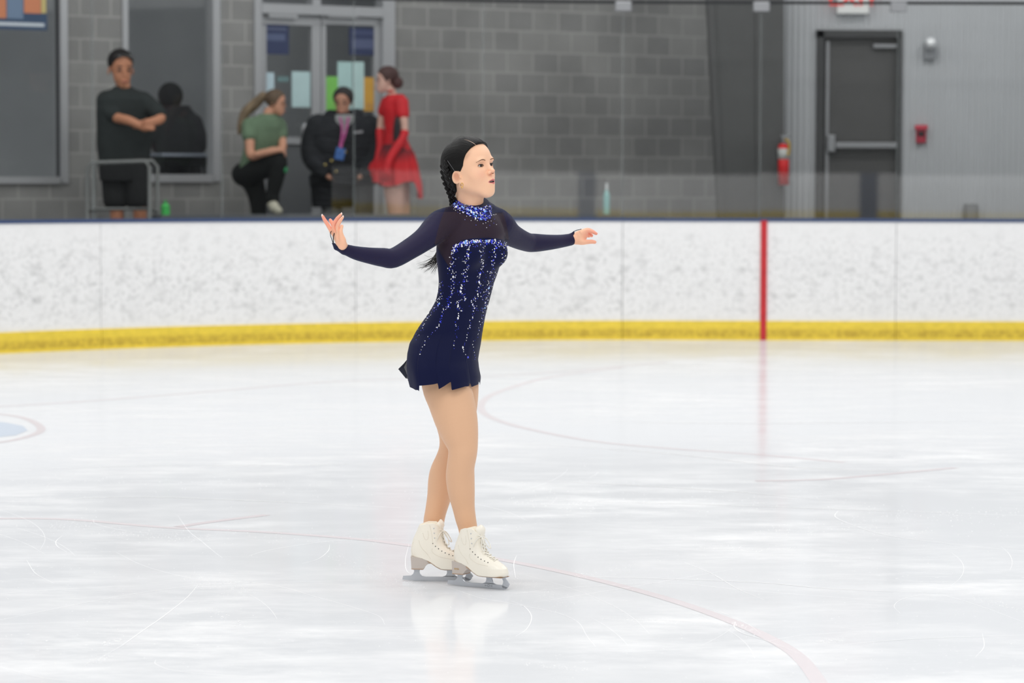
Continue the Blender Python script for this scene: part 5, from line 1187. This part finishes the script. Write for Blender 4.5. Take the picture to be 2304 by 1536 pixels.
pm_(hp + [cone(PX(773,254,d), PX(774,278,d), .056, .06, .02), tr] + chain([(*p[:3], p[3]*.6) for p in aR],.01) + chain([(*p[:3], p[3]*.6) for p in aL],.01) + lg + hand_prims(PX(728,386,d-.22), (.6,-.2,-.6), (0,-1,0)) + hand_prims(PX(822,384,d-.2), (-.5,-.2,-.6), (0,-1,0)), .009, 'body', sk, m3, g=-.006); face(fa, m3)
pm_([ell(HP(-.016,0,.044), np.array([.092,.081,.080])*hk, HRr, k=.01), ell(HP(.075,0,-.018), np.array([.075,.075,.092])*hk, HRr, k=.015, op='s')], .006, 'hair', mat('short_dark_hair', (38,34,34), .7), m3)
slit = ell(PX(774,283,d-.30), (.050,.20,.13), k=.02, op='s')
ctp = [tr, loft([(400,700,806),(430,704,800),(462,706,790)], d, .5, math.radians(85), .03)] + chain(aR,.02) + chain(aL,.02) + chain([pr(744,262,12,d+.03), pr(772,268,15,d+.10), pr(800,262,14,d+.03)],.02)
pm_(ctp + [slit], .009, 'coat', coat, m3, g=.016)
pm_([loft([(262,758,792),(300,756,794),(338,757,791)], d-.125, .40, math.radians(85), .02)], .008, 'undershirt', mat('pale_grey_shirt', (160,164,164), .8), m3, g=.016)
pm_(lg, .009, 'trousers', grey, m3, g=.014)
V0 = d-.225
mb = MB(); mb.tube(catmull([PX(765,264,V0+.05), PX(770,292,V0-.03), PX(765,330,V0-.05)], 6), .009, 6); mb.tube(catmull([PX(784,264,V0+.05), PX(778,296,V0-.03), PX(767,332,V0-.05)], 6), .010, 6); ly = link('lanyard', mb.mesh(), mat('pink_lanyard', (198,92,160), .7, noise=(30,.3,(1,1,1))), m3)
mb = MB(); mb.box(PX(765,346,V0-.06), (.085,.012,.11), Matrix.Rotation(.2,3,'Y'), .004); link_sub('badge', mb.mesh(), mat('blue_badge', (58,104,172), .5, noise=(25,.3,(1,1,1))), ly, m3)
sn = mat('brass_snap', (196,176,110), .18, .9)
for (x, y) in ((732,371),(746,362),(777,342),(756,386)): link('coat_snap', MB().ball(PX(x, y, V0-.05), .013, (1,.6,1), 10).mesh(), sn, m3, True)
mb = MB(); mb.box(PX(806,297,d-.235), (.085,.008,.022), Matrix.Rotation(-.12,3,'Y')); link('coat_emblem', mb.mesh(), mat('pale_print', (150,152,156), .7), m3)
for x, a in ((748,-10),(820,12)): f_, b_ = foot(x, d, a); pm_(f_, .007, 'shoe', mat('dark_grey_shoe', (50,50,54), .7), m3, g=.012)

# ---- young woman in red dress with long gloves
d = 26.42
m4 = tag(empty('person', (float(PX(890,300,d)[0]), d, FZ)), 'young woman in red skating dress and long red gloves, hair in a bun, facing left', 'person')
sk = skin_mat('fair_skin', (222,178,162)); red = mat('red_dress_fabric', (206,24,36), .6, noise=(4,.2,(1,1,1))); dred = mat('dark_red_fabric', (112,22,32), .7); blk = mat('black_panel', (36,32,36), .7)
hp, fa, HP, HRr, hk = head_prims(868, 181, 31, d, -72, 0)
tr = loft([(214,872,906),(224,864,916),(245,860,916),(272,866,912),(300,868,910),(330,862,922),(365,858,930),(395,862,925)], d, .66, math.radians(115), .02)
ar = [pr(902,232,14,d-.06), pr(907,262,11.5,d-.10), pr(909,300,9.5,d-.12), pr(897,325,9,d-.18), pr(880,352,7.5,d-.22), pr(873,368,6.5,d-.24)]
al = [pr(872,232,12,d+.08), pr(860,262,10,d+.10), pr(856,296,9,d+.10), pr(856,330,8,d+.06), pr(850,362,7,d+.02)]
lg = chain([pr(886,390,27,d-.03), pr(888,430,25,d-.03), pr(892,480,20,d-.03), pr(892,530,15,d-.03), (PX(892,500,d)[0], d-.03, FZ+.08, .036)],.01) + chain([pr(898,392,26,d+.07), pr(900,430,23,d+.07), pr(904,480,19,d+.07), (PX(904,500,d)[0], d+.07, FZ+.08, .036)],.01)
pm_(hp + [cone(PX(878,200,d), PX(886,222,d), .042, .052, .02), tr] + chain(ar,.01) + chain(al,.01) + lg + hand_prims(PX(873,368,d-.24), (-.25,-.1,-1), (1,0,0), .009) + hand_prims(PX(850,362,d+.02), (-.1,-.1,-1), (1,0,0), .009), .008, 'body', sk, m4, g=-.004); face(fa, m4)
hr = pm_([ell(HP(-.020,0,.042), np.array([.096,.082,.084])*hk, HRr, k=.01), ell(HP(.085,0,-.025), np.array([.075,.095,.090])*hk, HRr, k=.015, op='s')], .006, 'hair', mat('dark_auburn_hair', (70,42,38), .55), m4)
mb = MB(); mb.ball(PX(894,186,d), .055, (1,1,1), 16); link_sub('bun', mb.mesh(), mat('auburn_bun', (74,42,40), .6), hr, m4, True)
bp = [tr, cone(PX(902,232,d-.06), PX(906,256,d-.09), .062, .054, .02), cone(PX(872,232,d+.08), PX(864,250,d+.09), .058, .05, .02)]
pm_(bp, .008, 'bodice', red, m4, g=.007)
pm_([ell(PX(893,300,d-.15), (.034,.05,.16), k=0)], .007, 'side_panel', blk, m4)
for A_, nm in ((ar[2:], 'a'), (al[2:], 'b')):
    e_ = A_[-1]; pm_(chain(A_, .01) + hand_prims(e_[:3], (-.2,-.1,-1), (1,0,0), .010), .007, 'long_glove', red, m4, g=.006)
sr = [(325,864,920),(345,854,932),(370,846,938),(395,842,942),(416,843,946)]; Vs2 = []; NT2 = 160; NR2 = 18
zz2 = [PX(890,r[0],d)[2] for r in sr]; cc2 = [(PX(r[1],r[0],d)[0]+PX(r[2],r[0],d)[0])/2 for r in sr]; hh2 = [(r[2]-r[1])/2*d/F_PX for r in sr]
for i in range(NT2):
    th = 2*math.pi*i/NT2; low = 413 + 6*math.sin(3*th+1) + (28 if math.cos(th) > .80 else 0)*np.clip((math.cos(th)-.80)/.08, 0, 1)
    for j in range(NR2+1):
        t_ = j/NR2; z = PX(890, 325+(low-325)*t_, d)[2]; cx = np.interp(-z, [-q for q in zz2], cc2); hx = np.interp(-z, [-q for q in zz2], hh2); k_ = hx*(1+.09*t_*math.sin(11*th))+.004
        Vs2.append((cx+k_*math.cos(th), d+k_*.85*math.sin(th), z))
Qs2 = [(i*(NR2+1)+j, i*(NR2+1)+j+1, ((i+1)%NT2)*(NR2+1)+j+1, ((i+1)%NT2)*(NR2+1)+j) for i in range(NT2) for j in range(NR2)]
rs = mat('red_skirt_fabric', (206,26,36), .7); nt = rs.node_tree; N = nt.nodes    # dyed dark at the waist, red at the hem
tc = N.new('ShaderNodeTexCoord'); sp = N.new('ShaderNodeSeparateXYZ'); r_ = N.new('ShaderNodeMapRange'); mx = N.new('ShaderNodeMix'); mx.data_type = 'RGBA'; no = N.new('ShaderNodeTexNoise'); no.inputs['Scale'].default_value = 5; ad = N.new('ShaderNodeMath'); ad.operation = 'MULTIPLY_ADD'; ad.inputs[1].default_value = .18
nt.links.new(tc.outputs['Object'], sp.inputs[0]); nt.links.new(tc.outputs['Object'], no.inputs['Vector']); nt.links.new(no.outputs[0], ad.inputs[0]); nt.links.new(sp.outputs[2], ad.inputs[2]); nt.links.new(ad.outputs[0], r_.inputs[0])
zt, zb = zz2[0]-FZ, zz2[3]-FZ; r_.inputs[1].default_value = zb+.09+.10; r_.inputs[2].default_value = zt+.09-.02
mx.inputs[6].default_value = lin((212,24,34)); mx.inputs[7].default_value = lin((96,24,34)); nt.links.new(r_.outputs[0], mx.inputs[0]); nt.links.new(mx.outputs[2], N['Principled BSDF'].inputs['Base Color'])
link('skirt', to_mesh(np.array(Vs2), Qs2), rs, m4, True)
link('neckband', MB().tube([PX(880+6*math.cos(a), 207+1.5*math.sin(a), d) + np.array([0,.05*math.sin(a),0]) for a in np.linspace(0,2*math.pi,14)], .010, 6).mesh(), red, m4, True)
for x, dd in ((892,d-.03),(904,d+.07)): f_, b_ = foot(x, dd, -80, .24); pm_(f_, .007, 'shoe', mat('light_shoe', (190,186,180), .7), m4, g=.010)

# ---- person sitting in the dim room behind the tall window, at a table
d = 28.2
m5 = tag(empty('person', (float(PX(400,300,d)[0]), d, FZ)), 'dark figure seated at a table behind the tall window glass', 'person')
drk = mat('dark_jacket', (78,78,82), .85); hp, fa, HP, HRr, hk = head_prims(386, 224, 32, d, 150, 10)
tr = loft([(240,368,424),(262,362,442),(300,356,456),(360,352,452),(400,352,450)], d, .6, math.radians(80), .03)
thg = chain([pr(374,410,24,d), pr(372,420,22,d+.45), pr(372,480,15,d+.5), (PX(372,480,d)[0], d+.5, FZ+.07, .05)], .01) + chain([pr(428,410,24,d), pr(430,420,22,d+.45), pr(430,480,15,d+.5), (PX(430,480,d)[0], d+.5, FZ+.07, .05)], .01)
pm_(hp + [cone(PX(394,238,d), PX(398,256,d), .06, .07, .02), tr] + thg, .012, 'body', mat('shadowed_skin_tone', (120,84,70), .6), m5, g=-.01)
pm_([ell(HP(-.02,0,.03), np.array([.11,.10,.11])*hk, HRr, k=.01)], .008, 'hair', mat('black_hair_plain', (66,66,68), .8), m5)
pm_([tr] + chain([pr(364,276,17,d), pr(356,320,15,d+.05), pr(366,345,11,d+.30)], .02) + chain([pr(436,276,17,d), pr(450,320,15,d+.05), pr(438,345,11,d+.30)], .02), .011, 'jacket', drk, m5, g=.012)
pm_(thg, .012, 'trousers', drk, m5, g=.012)
st = tag(empty('stool', (float(PX(400,400,d)[0]), d, FZ)), 'dark stool under the seated figure behind the window', 'stool')
q = PX(400,440,d); link('seat', MB().cyl((q[0], d, q[2]-.04), (q[0], d, q[2]+.0), .19, n=24).mesh(), M['dark_metal'], st)
for a in range(4): link('leg', MB().cyl((q[0]+.15*math.cos(a*1.57+.78), d+.15*math.sin(a*1.57+.78), FZ), (q[0]+.12*math.cos(a*1.57+.78), d+.12*math.sin(a*1.57+.78), q[2]-.04), .014, n=8).mesh(), M['dark_metal'], st)
tb = tag(empty('table', (float(PX(405,350,27.75)[0]), 27.75, FZ)), 'small dark table with shiny, highlight-coloured top inside the tall window', 'table')
q = PX(404,349,27.75); link('table_top', MB().box((q[0], 27.75, q[2]), (.56,.40,.03), WR, .008).mesh(), mat('table_top_highlight', (205,214,232), .2, .0), tb)  # bluish-white highlight put into the colour of the top
link('apron', MB().box((q[0], 27.75, q[2]-.06), (.50,.34,.09), WR).mesh(), M['dark_metal'], tb)
for dx in (-.2,.2):
    for dy in (-.13,.13):
        v = WR @ Vector((dx, dy, 0)); link('leg', MB().cyl((q[0]+v.x, 27.75+v.y, FZ), (q[0]+v.x, 27.75+v.y, q[2]-.1), .018, n=10).mesh(), M['dark_metal'], tb)
